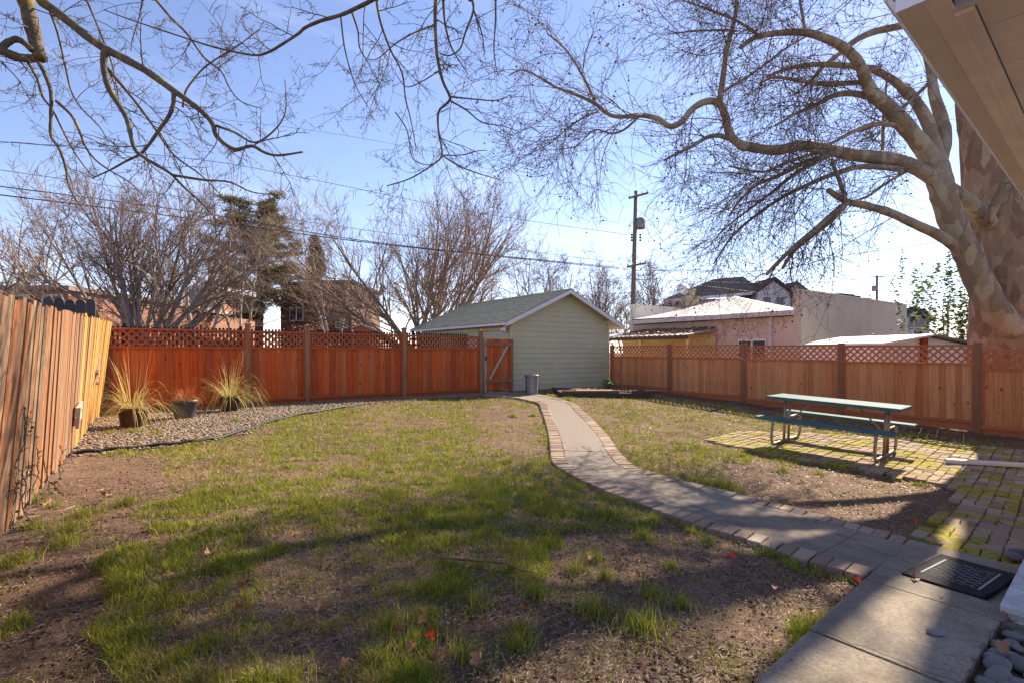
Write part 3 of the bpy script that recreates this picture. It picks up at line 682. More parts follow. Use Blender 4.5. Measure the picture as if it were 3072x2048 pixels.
# lookout blocks, side track, jamb, flood lamp
board('lookout', gar, (gw + .02, -.16, roofz(gw) - .02), (.3, .3, .1), M_sagetrim); board('lookout', gar, (.62, -.16, roofz(.62) - .06), (.09, .3, .09), M_sagetrim)
board('door_track', gar, (-.05, 2.2, roofz(0) - .28), (.06, 3.8, .07), M_sagetrim)
board('door_jamb', gar, (-.035, 2.9, .62), (.05, .12, 1.25), M_redpost); board('door_opening', gar, (-.02, .95, .86), (.05, .7, .12), M_black)
board('conduit', gar, (-.04, .42, .95), (.03, .03, .9), M_white)
lamp = MB(); lamp.box((0, 0, 0), (.1, .1, .1)); fl = lamp.obj('flood_lamp', M_whitetrim, gar, loc=(-.07, .16, roofz(0) - .2))
for s in (-1, 1):
    l2 = MB(); l2.lathe([(.02, 0), (.035, -.05), (.07, -.09), (.075, -.16), (.06, -.17)], 12); l2.obj('lamp_head', M_whitetrim, fl, True, loc=(-.03, s * .09, -.02), rot=(R(s * -25), R(25), 0))

# ------------------------------------------------------------------ trash can
q = G(1595, 1184); can = empty('trash_can', q, label='galvanised steel trash can in front of the green garage', cat='trash can')
n = 40; mb = MB(); vs = []; prof = [(.165, .0), (.168, .03), (.172, .06), (.186, .5), (.19, .53), (.19, .555)]
for i, (r, z) in enumerate(prof):
    for j in range(n): a = 2 * math.pi * j / n; rr = r - (.006 if (j // 2) % 2 and i in (2, 3) else 0); vs.append((rr * math.cos(a), rr * math.sin(a), z))
mb.add(vs, [(i * n + j, i * n + (j + 1) % n, (i + 1) * n + (j + 1) % n, (i + 1) * n + j) for i in range(len(prof) - 1) for j in range(n)] + [tuple(range(n))[::-1]]); mb.obj('body', M_galv, can)
MB().lathe([(.192, .53), (.2, .545), (.2, .57), (.188, .585), (.17, .575), (.0, .57)], 32, cap=False).obj('rim', M_galv, can, True)

# ------------------------------------------------------------------ raised bed in the corner
M_timber = wood('dark_timber', [(.085, .065, .05), (.11, .085, .06)], .4)
A, B = G(1682, 1187), G(1952, 1192); bed = empty('raised_bed', (A.x, A.y, A.z), math.atan2(B.y - A.y, B.x - A.x), label='low timber raised bed in the corner between garage and cedar fence', cat='planter')
W = W_bed = (B - A).length; board('timber', bed, (W / 2, 0, .0), (W, .14, .16), M_timber); 
for k in range(2): board('timber', bed, (W * .33 + k * W * .62, .02 - k * .03, .105 + .003 * k), (W * (.62 if k == 0 else .3), .13, .09), M_timber)
board('timber', bed, (.05, 1.0, .03), (.12, 1.9, .16), M_timber)
sb = MB(); sb.box((W * .52, 1.2, .0), (W * .95, 2.0, .18)); sb.obj('bed_soil', M_soil, bed)
board('paver', bed, (W * .42, .55, .1), (1.1, .5, .05), M_brick)
lv = np.array([(-.5, 0, 0), (-.1, -.3, .05), (.5, 0, -.1), (-.1, .3, .05)]); M_green = plain('fresh_green_leaf', (.1, .26, .03), .3, 30, .5)
kk = 260; link('leaf_litter', scatter('leaf_litter', lv, LFc, np.stack([RNG.uniform(.1, W - .2, kk), RNG.uniform(.1, 1.8, kk), RNG.uniform(.1, .13, kk)], 1), RNG.uniform(0, 6.3, kk), RNG.uniform(.04, .1, kk), M_leaf, tilt=RNG.normal(0, .4, kk)), bed, kind='stuff')
q = G(1826, 1172); wp = empty('leafy_weed', (q.x, q.y, q.z + .12), label='small bright green leafy weed in the raised bed', cat='plant'); kk = 46
aa = RNG.uniform(0, 6.3, kk); rr = RNG.uniform(.02, .2, kk); link('leaves', scatter('leaves', lv, LFc, np.stack([np.cos(aa) * rr, np.sin(aa) * rr, RNG.uniform(.02, .22, kk)], 1), aa, RNG.uniform(.1, .2, kk), M_green, tilt=RNG.normal(0, .7, kk)), wp, kind='stuff')
link('stems', segmesh('stems', [(0, 0, -.02, math.cos(a) * r, math.sin(a) * r, .1, .006, .003) for a, r in zip(aa[:16], rr[:16])], M_green, 4), wp, kind='stuff')

# ------------------------------------------------------------------ picnic table
def _tgreen(nt, b):
    p = pos(nt); n = noise(nt, p, 7, 5, .6); n2 = noise(nt, p, 80, 3)
    c = ramp(nt, n, [(.3, (.05, .125, .145)), (.7, (.095, .185, .2))]); c = mix(nt, ramp(nt, n2, [(.62, 0.), (.72, .35)]), c, (.2, .24, .22))
    return c, (n2, .12, .002)
M_tgreen = mat('teal_coated_board', _tgreen, .75, .12)
M_tube = plain('tan_metal_tube', (.33, .27, .22), .15, 14, .45, .45, .35)
f1, b1, f2, b2 = G(2628, 1392), G(2700, 1361), G(2304, 1337), G(2394, 1314)
cn, cf_ = (f1 + b1) / 2, (f2 + b2) / 2; ctr = (cn + cf_) / 2; ax = (cf_ - cn); ta = math.atan2(ax.y, ax.x)
tb = empty('picnic_table', (ctr.x, ctr.y, ctr.z + .03), ta, label='teal picnic table with two benches on tan tube legs', cat='picnic table')
tilt = math.atan2(ax.z, math.hypot(ax.x, ax.y)); tb.rotation_euler = (0, -tilt, ta)
def slabb(name, c, d): 
    return MB().box((0, 0, 0), d).obj(name, M_tgreen, tb, bevel=.016, bseg=3, loc=c)
slabb('table_top', (0, 0, .735), (1.83, .72, .05)); sp_ = .34
slabb('bench', (0, .62, .43), (1.86, .25, .045)); slabb('bench', (0, -.62, .43), (1.86, .25, .045))
for x in (-.69, .69):
    pts = [(x, -.6, .41), (x, -.61, .3), (x, -.63, .2), (x, -.625, .1), (x, -.58, .035), (x, -.5, .02), (x, 0, .02), (x, .5, .02), (x, .58, .035), (x, .625, .1), (x, .63, .2), (x, .61, .3), (x, .6, .41)]
    MB().tube([tuple(q) for q in spline(pts, 3)], .021, 10).obj('leg_frame', M_tube, tb, True)
    for y in (-.1, .1): MB().tube([(x, y, .02), (x, y, .71)], .02, 10).obj('upright', M_tube, tb, True)
    MB().tube([(x, -.62, .405), (x, .62, .405)], .016, 8).obj('bench_bar', M_tube, tb, True)
    MB().tube([(x * .97, 0, .33), (x * .45, 0, .705)], .012, 8).obj('brace', M_tube, tb, True)
    MB().box((x, 0, .695), (.05, .6, .03)).obj('top_bracket', M_tube, tb)
# downspout lying on the patio
a = G(2837, 1393); b = P(3072, 1395, 6.9); b = Vector((8.6, 7.0 - .12, 0)); b.z = gxy(b.x, b.y)
ds = MB(); dv = (b - a); an = math.atan2(dv.y, dv.x)
w, h, ln = .085, .06, dv.length; prof = []
for k in range(20):
    t = 2 * math.pi * k / 20; cx_, cy_ = math.cos(t), math.sin(t); sx = abs(cx_) ** .35 * (1 if cx_ > 0 else -1) * w / 2; sy = abs(cy_) ** .35 * (1 if cy_ > 0 else -1) * h / 2
    prof.append((0, sx * (1 - .1 * (k % 2)), sy + h / 2))
ds.prism(prof, (ln, 0, 0)); ds.obj('downspout', M_whitetrim, label='white metal downspout lying across the brick patio', cat='downspout', loc=(a.x, a.y, a.z + .03), rot=(0, -math.asin(dv.z / ln), an))

# ------------------------------------------------------------------ potted grasses
M_pot = plain('black_plastic_pot', (.035, .032, .032), .25, 12, .45, .4); M_potg = plain('grey_plastic_pot', (.08, .083, .092), .15, 12, .45, .4)
M_terr = plain('brown_pot', (.09, .055, .042), .3, 9, .7)
def blade(p, d, L_, droop, r, out, col, n=7):
    p = Vector(p); d = Vector(d).normalized(); ps = [p]
    for k in range(n): d = (d + Vector((0, 0, -droop * (k + 1) / n))).normalized(); p = p + d * (L_ / n); ps.append(p)
    side = Vector((-d.y, d.x, 0)); side = side.normalized() if side.length > 1e-3 else Vector((1, 0, 0)); o = len(out[0])
    for k, q in enumerate(ps):
        w = r * (1 - (k / n) ** 2 * .85); out[0].extend([tuple(q - side * w), tuple(q + side * w)]); out[2].extend([col, col])
    out[1].extend([(o + 2 * k, o + 2 * k + 1, o + 2 * k + 3, o + 2 * k + 2) for k in range(n)])
def potgrass(px, py, pr, ph, pm, label, nb, Lr, name='potted_grass', brown=False):
    q = G(px, py); t = empty(name, q, label=label, cat='potted plant')
    MB().lathe([(pr * .78, 0), (pr * .82, .02), (pr * .97, ph * .85), (pr * 1.06, ph * .86), (pr * 1.06, ph), (pr * .96, ph), (pr * .93, ph - .03), (0, ph - .03)], 26, cap=False).obj('pot', pm, t, True)
    V, Fc, Cc = [], [], []; rg = random.Random(px)
    for k in range(nb):
        a = rg.uniform(0, 6.283); el = rg.choice((rg.uniform(-.1, .7), rg.uniform(.3, 1.0), rg.uniform(.8, 1.5))) if not brown else rg.uniform(.6, 1.5); rr = rg.uniform(0, pr * .7); L_ = Lr * rg.uniform(.45, 1.15)
        dead = rg.random()
        if brown: col = rg.choice([(.42, .14, .045), (.5, .2, .07), (.34, .1, .04)])
        else: col = (.58, .45, .22) if dead < .5 else (.5, .44, .1) if dead < .85 else (.3, .36, .07)
        blade((rr * math.cos(a), rr * math.sin(a), ph - .03), (math.cos(a) * math.cos(el), math.sin(a) * math.cos(el), math.sin(el)), L_, rg.uniform(.25, 1.0) if el < 1.25 else rg.uniform(.0, .5), rg.uniform(.0025, .0045) * (.8 if brown else 1.2), (V, Fc, Cc), col)
    link('blades', mesh_np('blades', V, np.array(Fc), M_blade, False, np.array(Cc)), t, kind='stuff'); return t
potgrass(400, 1278, .2, .3, M_terr, 'large yellow grass in a brown pot nearest the old fence', 190, .95)
potgrass(554, 1253, .2, .33, M_potg, 'grey plastic pot of dead rusty stems between the two grasses', 260, .35, 'dead_potted_plant', True)
potgrass(690, 1232, .19, .3, M_pot, 'yellow ornamental grass in a black pot beside the brown fence post', 230, .95)

# ------------------------------------------------------------------ house: porch roof corner with gutter, step
M_soffit = plain('tan_soffit_paint', (.88, .76, .66), .08, 2, .6, .3); M_gut = plain('gutter_metal', (.7, .6, .53), .06, 4, .4, .5, .1)
zs = CZ + ZS
hs = empty('house', (*hxy(0, 0), 0), HRZ, label='tan porch eave with a metal gutter, upper right corner', cat='house')
# local x = along the eave (e); local -y = towards the house (p)
g_ = MB(); prof = [(0, .045, zs + .12), (0, .049, zs + .105), (0, .03, zs + .06), (0, .0, zs), (0, -.115, zs), (0, -.115, zs + .12), (0, -.11, zs + .12), (0, -.108, zs + .008), (0, -.034, zs + .008), (0, .035, zs + .115)]
g_.prism(prof, (9, 0, 0)); g_.obj('gutter', M_gut, hs)
lp = MB(); lp.tube([(0, .05, zs + .112), (9, .05, zs + .112)], .014, 8); lp.obj('gutter_lip_highlight', M_whitetrim, hs, True)  # lip made white, the sky highlight along the gutter put into its colour
board('end_fascia', hs, (-.012, -.36, zs + .1), (.025, .72, .2), M_whitetrim)
board('soffit', hs, (4.5, -.165, zs + .015), (9, .1, .02), M_soffit)
board('inner_fascia', hs, (4.62, -.222, zs + .05), (8.76, .022, .14), M_soffit)
board('beam_end', hs, (.228, -.6, zs + .09), (.025, .77, .17), M_whitetrim)
board('trim_board', hs, (4.62, -.262, zs + .0), (8.76, .058, .03), M_soffit)
for k in range(27): board('ceiling_board', hs, (.25 + .31 * (k + .5), -.8, zs + .022), (.304, 1.0, .018), M_soffit)
rfz = MB(); rfz.prism([(-.03, .03, zs + .21), (-.03, -4, zs + 1.9), (-.03, -4, zs + 1.8), (-.03, 0, zs + .13)], (9.2, 0, 0)); rfz.obj('roof', M_shingle, hs)
board('wall', hs, (4.9, -1.42, (zs - .2) / 2), (8.0, .2, zs + .2), M_soffit)
e0 = gp(2995, 1879); sh = gxy(*hxy(e0[0], e0[1]))
sx, sy = hxy(e0[0], e0[1]); ps = empty('porch_step', (sx, sy, sh - .02), HRZ, label='white painted porch step at the lower right corner', cat='step')
MB().box((.76, -.46, -.02), (1.46, .86, .24)).obj('riser', M_whitestep, ps, bevel=.005)
for k in range(4): MB().box((.75, -.115 - k * .226, .118), (1.52, .218, .036)).obj('tread_board', M_whitestep, ps, bevel=.004)

# ------------------------------------------------------------------ door mat
cs = [G(2805, 1676), G(3039, 1741), G(2982, 1827), G(2721, 1745)]
c_ = sum(cs, Vector()) / 4; dx = ((cs[1] - cs[0]) + (cs[2] - cs[3])) / 2; dy = ((cs[0] - cs[3]) + (cs[1] - cs[2])) / 2
mw, mh = math.hypot(dx.x, dx.y), math.hypot(dy.x, dy.y); print('mat', mw, mh)
sx_, sy_ = dx.z / mw, dy.z / mh
ma = math.atan2(dx.y, dx.x); mt = empty('door_mat', (c_.x, c_.y, c_.z + .036), ma, label='black door mat with a white diamond pattern on the walkway', cat='door mat'); mt.rotation_euler = (math.atan(sy_), -math.atan(sx_), ma)
M_mat = plain('black_mat', (.022, .021, .025), .3, 60, .9, .2, bump=.5); M_matw = plain('white_yarn', (.36, .345, .33), .1, 40, .9)
MB().box((0, 0, .006), (mw, mh, .012)).obj('mat_body', M_mat, mt, bevel=.004)
MB().tube([(mw / 2 - .01, -mh / 2, .02), (mw / 2 + .005, -mh / 4, .026), (mw / 2, 0, .02), (mw / 2 + .004, mh / 2, .022)], .008, 6).obj('curled_edge', M_mat, mt, True)
xi = mw * .34; yi = mh * .33
for s in (-1, 1): board('stripe', mt, (s * xi, 0, .0135), (.011, yi * 2, .003), M_matw)
pat = MB()
for s in (1, -1):
    for k in range(-9, 15):
        c0 = -xi + k * .085; q = clipdiag(-xi + .015, xi - .015, -yi, yi, c0, s * .85) if s > 0 else clipdiag(-xi + .015, xi - .015, yi, -yi, c0, -.85)
        if not q: continue
        (ax_, ay_), (bx_, by_) = q; ln = math.hypot(bx_ - ax_, by_ - ay_); m = int(ln / .016)
        for j in range(m):
            if random.random() < .1: continue
            t = (j + .5) / m; pat.box((ax_ + (bx_ - ax_) * t, ay_ + (by_ - ay_) * t, .0128), (.0125, .0028, .002), (0, 0, math.atan2(by_ - ay_, bx_ - ax_)))
pat.obj('woven_pattern', M_matw, mt, kind='stuff')

# ------------------------------------------------------------------ river pebbles beside the step
peb = link('pebble_bed', None, kind='structure', label='grey river pebbles between the walkway and the house', loc=(0, 0, 0))
def _peb(nt, b):
    r = rnd(nt); c = ramp(nt, r, [(0, (.1, .105, .12)), (.3, (.2, .19, .185)), (.5, (.15, .135, .12)), (.75, (.25, .23, .22)), (1, (.13, .14, .16))]); n = noise(nt, pos(nt), 90, 4)
    return mix(nt, .35, c, ramp(nt, n, [(.3, (.5, .5, .5)), (.7, (1.3, 1.3, 1.3))]), 'MULTIPLY'), (n, .1, .002)
M_peb = mat('grey_pebble', _peb, .75, .25)
bmx = bmesh.new(); bmesh.ops.create_icosphere(bmx, subdivisions=2, radius=1); pm = []
for k in range(4):
    me = bpy.data.meshes.new('pebble'); bm2 = bmx.copy(); rr = random.Random(k)
    for v in bm2.verts: v.co *= 1 + .12 * math.sin(v.co.x * 2.1 + k) * math.cos(v.co.y * 1.7 + 2 * k)
    bm2.to_mesh(me); bm2.free(); me.materials.append(M_peb); me.polygons.foreach_set('use_smooth', [True] * len(me.polygons)); pm.append(me)
bmx.free(); cnt = 0; pl = []; tries = 0
while cnt < 170 and tries < 6000:
    tries += 1
    e = random.uniform(e0[0] - 1.35, e0[0] - .02); p_ = random.uniform(p_in + .03, p_in + .75); x, y = hxy(e, p_); r = random.uniform(.022, .045)
    if any((x - a) ** 2 + (y - b) ** 2 < (.8 * (r + c)) ** 2 for a, b, c in pl): continue
    pl.append((x, y, r)); cnt += 1
    link('pebble', random.choice(pm), peb, loc=(x, y, gxy(x, y) + r * .25 + random.uniform(0, .012)), rot=(random.uniform(-.3, .3), random.uniform(-.3, .3), random.uniform(0, 6.3)), scale=(r * random.uniform(1.1, 1.7), r, r * random.uniform(.45, .7)))
for px, py, r in ((3045, 1693, .05), (3060, 1684, .055), (2807, 1925, .03)):
    q = G(px, py); link('pebble', pm[1], peb, loc=(q.x, q.y, q.z + .035 + r * .4), rot=(0, 0, random.uniform(0, 6)), scale=(r * 1.3, r, r * .6))
# ------------------------------------------------------------------ neighbouring stucco building
M_stucco = plain('pink_stucco', (.6, .455, .4), .07, 2.5, .9, .15, bump=.4, bd=.006)
M_stuccog = plain('grey_stucco', (.54, .46, .385), .08, 1.5, .9, .15, bump=.4, bd=.006)
M_membrane = plain('white_membrane_roof', (.72, .67, .6), .06, 1.5, .7, .25)
M_parapet = plain('cream_parapet', (.62, .58, .5), .07, 2, .85)
def _glass(nt, b):
    b.inputs['Roughness'].default_value = .08; return (.05, .06, .075)
M_glass = mat('window_glass', _glass, .08, .6)
M_trimlav = plain('lavender_trim', (.56, .5, .5), .06, 3, .6)
gzf = CZ - 1.3
sb_ = empty('stucco_building', (*xy(17, 8.04), gzf), UA, label='pinkish stucco building with a pale hipped roof beyond the cedar fence', cat='building')
H1 = 2.5 - .05; Ht = 1.96 + 1.3
board('side_wall', sb_, (3, 3.5, H1 / 2), (6, 6.8, H1), M_stucco)
w_ = MB(); w_.box((4.55, .1, Ht / 2), (9.1, .26, Ht)); w_.obj('parapet_wall', M_stuccog, sb_)
board('coping', sb_, (4.55, .1, Ht + .02), (9.16, .32, .05), M_parapet)
board('back_parapet', sb_, (3, 7.0, 1.67), (6.04, .2, 3.36), M_parapet)
rp = MB(); zz0 = H1 + .16; ap = P(2201, 888, 21.4); au_, av_ = uv(ap.x, ap.y); A_ = (au_ - 17, av_ - 8.04, ap.z - gzf)
base = [(-.3, .24, zz0), (6.3, .24, zz0), (6.3, 6.9, zz0 + .08), (-.3, 6.9, zz0 + .08)]
# hip with a slightly sagging surface
vs = []; fs = []; nn = 8
for i in range(4):
    a, b = Vector(base[i]), Vector(base[(i + 1) % 4]); o = len(vs)
    for r in range(nn + 1):
        t = r / nn
        for s in range(nn + 1):
            q = a.lerp(b, s / nn); z = q.z + (A_[2] - q.z) * (t ** 1.25); vs.append((q.x + (A_[0] - q.x) * t, q.y + (A_[1] - q.y) * t, z))
    fs += [(o + r * (nn + 1) + s, o + r * (nn + 1) + s + 1, o + (r + 1) * (nn + 1) + s + 1, o + (r + 1) * (nn + 1) + s) for r in range(nn) for s in range(nn)]
rp.add(vs, fs); rp.obj('hip_roof', M_membrane, sb_, True)
board('gutter', sb_, (-.36, 3.5, zz0 - .06), (.12, 6.9, .16), M_trimlav)
board('downspout', sb_, (-.06, (lambda p: uv(p.x, p.y)[1] - 8.04)(P(2294, 1000, 16.9)), H1 / 2), (.1, .1, H1), M_trimlav)
def window(parent, c, w, h, face, npane=2):
    wn_ = link('window', None, parent, loc=c, rot=(0, 0, face))
    board('frame', wn_, (0, 0, 0), (w, .06, h), M_white); 
    for k in range(npane): board('pane', wn_, ((k - (npane - 1) / 2) * (w / npane), -.022, 0), (w / npane - .07, .03, h - .12), M_glass)
    return wn_
def wside(px): k = (px - CX) / FPX; Y = 17 / (k * UX + UY); return Y * (UX - k * UY) - 8.04
def wfront(px): k = (px - CX) / FPX; Y = 8.0 / (UX - k * UY); return Y * (k * UX + UY) - 17
for px, w in ((2257, 1.0), (2122, .5)): window(sb_, (-.01, wside(px), 1.3 - .05), w, 1.0, -math.pi / 2)
for px, w in ((2487, 1.25), (2598, .6)): window(sb_, (wfront(px), -.03, 1.02), w, .9, 0, 3 if w > 1 else 1)
# chimney and dish
q = P(2069, 925, 24.0); ch = MB()
for k in range(9):
    for s in range(4): ch.box((random.uniform(-.02, .02) + (s % 2 - .5) * .3, (s // 2 - .5) * .3, .1 * k), (.32 + random.uniform(-.04, .05), .32 + random.uniform(-.04, .05), .095))
ch.lathe([(.16, .85), (.16, 1.15), (.19, 1.17), (.19, 1.22)], 12, (.1, 0, 0))
M_chst = plain('chimney_stone', (.4, .33, .24), .25, 6, .9)
ch.obj('stone_chimney', M_chst, label='rough stone chimney on the pale roof', cat='chimney', loc=(q.x, q.y, q.z - .3))
q = P(2052, 868, 24.0); di = empty('satellite_dish', q, label='round grey satellite dish above the chimney', cat='dish')
MB().lathe([(0, .06), (.12, .05), (.28, 0), (.3, 0), (.12, .065), (0, .075)], 20, cap=False).obj('reflector', M_white, di, True, rot=(R(75), 0, R(10)))
MB().tube([(0, .03, 0), (0, .03, -1.2)], .025, 8).obj('mast', M_galv, di); MB().tube([(0, -.02, -.2), (0, -.35, -.05)], .015, 6).obj('feed_arm', M_galv, di)
# lean-to
pr = empty('lean_to', (*xy(15.2, 10.95), gzf), UA, label='yellow lean-to porch with dry leaves on its corrugated roof', cat='porch')
zl, zh = .61 + 1.3, .86 + 1.3; M_lean = plain('yellow_siding', (.6, .46, .25), .08, 4, .8); M_corr = plain('corrugated_metal', (.6, .56, .53), .12, 8, .45, .4, .5)
cr = MB(); nn = 60; vs = []
for i in range(nn + 1):
    y = 4.6 * i / nn; dz = .018 * math.sin(i * 2.1); vs += [(0, y, zl + dz), (1.85, y, zh + dz), (0, y, zl + dz - .02), (1.85, y, zh + dz - .02)]
fs = []
for i in range(nn): o = 4 * i; fs += [(o, o + 1, o + 5, o + 4), (o + 2, o + 6, o + 7, o + 3), (o, o + 4, o + 6, o + 2), (o + 1, o + 3, o + 7, o + 5)]
cr.add(vs, fs + [(0, 2, 3, 1), (4 * nn, 4 * nn + 1, 4 * nn + 3, 4 * nn + 2)]); cr.obj('corrugated_roof', M_corr, pr)
board('fascia', pr, (.06, 2.3, zl - .09), (.05, 4.5, .12), M_timber); board('back_wall', pr, (1.74, 2.3, 1.0), (.04, 4.5, 1.95), M_lean)
for y in (.1, 2.2, 4.4): board('post', pr, (.15, y, (zl - .15) / 2), (.1, .1, zl - .15), M_lean)
kk = 900; xx = RNG.uniform(.2, 1.85, kk) ** 1.0; yy = RNG.uniform(.1, 3.6, kk)
link('leaf_litter', scatter('leaf_litter', lv, LFc, np.stack([xx, yy, zl + (zh - zl) * xx / 1.85 + RNG.uniform(.02, .1, kk)], 1), RNG.uniform(0, 6.3, kk), RNG.uniform(.08, .18, kk), M_leaf, tilt=RNG.normal(0, .5, kk)), pr, kind='stuff')
# small shed with a red post
a, b, c = P(2652, 1033, 12.6), P(2803, 1001.5, 12.9), P(2950, 1024, 13.2); shd = empty('garden_shed', (b.x, b.y, gzf - .2), math.atan2(c.y - a.y, c.x - a.x), label='low white shed gable with a red post beside the sycamore trunk', cat='shed')
hw = (c - a).length / 2; zb_, zt_ = (a.z + c.z) / 2 - gzf + .2, b.z - gzf + .2; M_redp = plain('red_paint', (.3, .04, .035), .15, 8, .6)
MB().prism([(-hw + .1, .25, 0), (hw - .1, .25, 0), (hw - .1, .25, zb_ - .06), (0, .25, zt_ - .06), (-hw + .1, .25, zb_ - .06)], (0, 2.5, 0)).obj('wall', M_white, shd)
for s in (-1, 1): MB().prism([(0, 0, zt_), (s * hw, 0, zb_), (s * hw, 0, zb_ - .05), (0, 0, zt_ - .05)], (0, 2.9, 0)).obj('roof_slope', M_whitetrim if s < 0 else M_shingle, shd)
board('post', shd, (-.08, .2, zt_ / 2 - .04), (.15, .1, zt_ - .08), M_redp)

# ------------------------------------------------------------------ distant apartments
M_slate = plain('slate_shingle', (.05, .055, .075), .2, 3, 1.0, .0); M_bluesid = plain('pale_blue_siding', (.5, .54, .6), .05, 2, .7); M_tansid = plain('tan_siding', (.5, .42, .33), .06, 2, .7)
def gable(parent, px, pt, pb, w, Y, m=M_bluesid):
    a = P(px, pt, Y) - parent.location; z0 = P(px, pb, Y).z - parent.location.z; h = w / 2
    f = MB(); f.prism([(a.x - h, a.y, z0 - 3), (a.x + h, a.y, z0 - 3), (a.x + h, a.y, z0), (a.x, a.y, a.z), (a.x - h, a.y, z0)], (0, 6, 0)); f.obj('gable', m, parent)
    for s in (-1, 1): MB().prism([(a.x, a.y - .35, a.z + .3), (a.x + s * (h + .5), a.y - .35, z0 - .1), (a.x + s * (h + .5), a.y - .35, z0 - .35), (a.x, a.y - .35, a.z + .05)], (0, 7, 0)).obj('gable_roof', M_slate, parent)
    for s in (-1, 1): window(parent, (a.x + s * h * .4, a.y - .03, z0 - .9), .7, 1.2, 0, 1)
ab = link('apartment_block', None, loc=(0, 48, 0), label='apartment block with dark hipped roofs and blue gables beyond the stucco building', cat='building')
Lc = ab.location
def Q(px, py, Y): return P(px, py, Y) - Lc
w1 = MB(); a, b = Q(2030, 899, 47), Q(2300, 872, 47); w1.prism([(a.x, a.y, -3), (b.x + 3, b.y, -3), (b.x + 3, b.y, a.z + .1), (a.x, a.y, a.z)], (0, 9, 0)); w1.obj('wall', M_bluesid, ab)
e1, e2, r1, r2, m1 = Q(1990, 900, 46), Q(2285, 874, 46), Q(2140, 838, 51), Q(2225, 830, 51), Q(2310, 880, 56)
hr = MB(); hr.add([e1, e2, r2, r1, m1, Q(2010, 890, 56)], [(0, 1, 2, 3), (1, 4, 2), (3, 2, 4, 5), (0, 3, 5)]); hr.obj('hip_roof', M_slate, ab)
board('fascia', ab, ((e1 + e2) / 2 - Vector((0, .02, .12))), ((e2 - e1).length, .12, .24), M_whitetrim, rot=(0, -math.atan2(e2.z - e1.z, e2.x - e1.x), 0))
for px in (2012, 2030): p0 = Q(px, 905, 46.5); board('balcony_post', ab, (p0.x, p0.y, p0.z - 1.4), (.16, .16, 3.0), M_black)
gable(ab, 2320, 842, 880, 3.0, 46); gable(ab, 2385, 855, 888, 2.8, 47)
ab2 = link('row_house', None, loc=(0, 62, 0), label='pale blue row houses with dark gables behind the parapet wall', cat='building'); Lc = ab2.location
gable(ab2, 2741, 930, 955, 2.0, 62); gable(ab2, 2766, 933, 958, 1.9, 62)
for px, pw in ((2735, 1), (2748, 1), (2760, 1), (2771, 1)): p0 = Q(px, 966, 61.9); window(ab2, (p0.x, p0.y, p0.z), .5, 1.5, 0, 1)
ab3 = link('flat_roof_block', None, loc=(0, 70, 0), label='row of low dark roof boxes peeping over the parapet wall', cat='building'); Lc = ab3.location
for px, py, w in ((2510, 880, 1.6), (2545, 886, 1.6), (2552, 882, .5), (2578, 893, 1.6), (2615, 902, 1.5), (2645, 908, 1.4), (2680, 915, 1.4)):
    p0 = Q(px, py, 66); MB().prism([(p0.x - w, p0.y, p0.z - 2), (p0.x + w, p0.y, p0.z - 2), (p0.x + w, p0.y, p0.z - .1), (p0.x + w * .4, p0.y, p0.z), (p0.x - w, p0.y, p0.z - .05)], (0, 5, 0)).obj('roof_box', M_tansid if w < 1 else M_slate, ab3)
p0 = Q(2600, 960, 66); board('wall', ab3, (p0.x, p0.y + 3, p0.z - .2), (11, 4, 5), M_tansid)

# ------------------------------------------------------------------ brick buildings behind the alley
def _brwall(nt, b):
    br = N(nt, 'TexBrick', Scale=1.0); br.inputs['Color1'].default_value = (.36, .11, .06, 1); br.inputs['Color2'].default_value = (.28, .085, .05, 1); br.inputs['Mortar'].default_value = (.4, .33, .27, 1)
    br.inputs['Mortar Size'].default_value = .012; br.inputs['Brick Width'].default_value = .22; br.inputs['Row Height'].default_value = .075
    p = N(nt, 'NewGeometry').outputs['Position']; s = N(nt, 'SeparateXYZ'); L(nt, p, s.inputs[0]); c = N(nt, 'CombineXYZ'); L(nt, math_(nt, 'ADD', s.outputs[0], s.outputs[1]), c.inputs[0]); L(nt, s.outputs[2], c.inputs[1]); L(nt, c.outputs[0], br.inputs['Vector'])
    return br.outputs[0]
M_brw = mat('red_brick_wall', _brwall, .9, .15); M_brown = plain('brown_siding', (.16, .09, .065), .12, 2, .85); M_tanroof = plain('tan_roof', (.3, .25, .21), .12, 2, .9)
def block(name, label, px0, px1, ptop, Y, m, depth=8, wins=(), roofm=None, slant=0):
    a, b = P(px0, ptop, Y), P(px1, ptop, Y); zb_ = CZ - 1.3; o = link(name, None, loc=(a.x, Y, zb_), label=label, cat='building'); w = b.x - a.x; h = a.z - zb_
    MB().prism([(0, 0, 0), (w, 0, 0), (w, 0, h - slant), (0, 0, h)], (0, depth, 0)).obj('wall', m, o)
    MB().prism([(-.15, -.15, h), (w + .15, -.15, h - slant), (w + .15, -.15, h - slant + .2), (-.15, -.15, h + .2)], (0, depth + .3, 0)).obj('roof', roofm or M_parapet, o)
    for (wx, wy, ww, wh) in wins: q = P(wx, wy, Y); window(o, (q.x - a.x, -.02, q.z - zb_), ww, wh, 0, 2)
    return o
block('brick_house', 'red brick house behind the trunks of the spreading bare tree', 290, 425, 905, 30, M_brw, wins=((375, 935, .9, 1.4), (330, 960, .9, 1.4)), roofm=M_tanroof)
block('low_house', 'low tan-roofed house above the left end of the old fence', -120, 205, 872, 22, M_brw, wins=((60, 915, .9, .9), (160, 915, .9, .9)), roofm=M_tanroof)
block('brick_hall', 'red brick hall behind the picket fence, right of the spreading tree', 440, 560, 930, 34, M_brw, wins=((470, 965, .9, 1.2), (520, 965, .9, 1.2)))
block('brick_tower', 'tall sunlit brick building with pale stone bands left of the pine', 565, 655, 868, 44, M_brw, wins=((590, 920, 1, 3.0), (620, 920, 1, 3.0)))
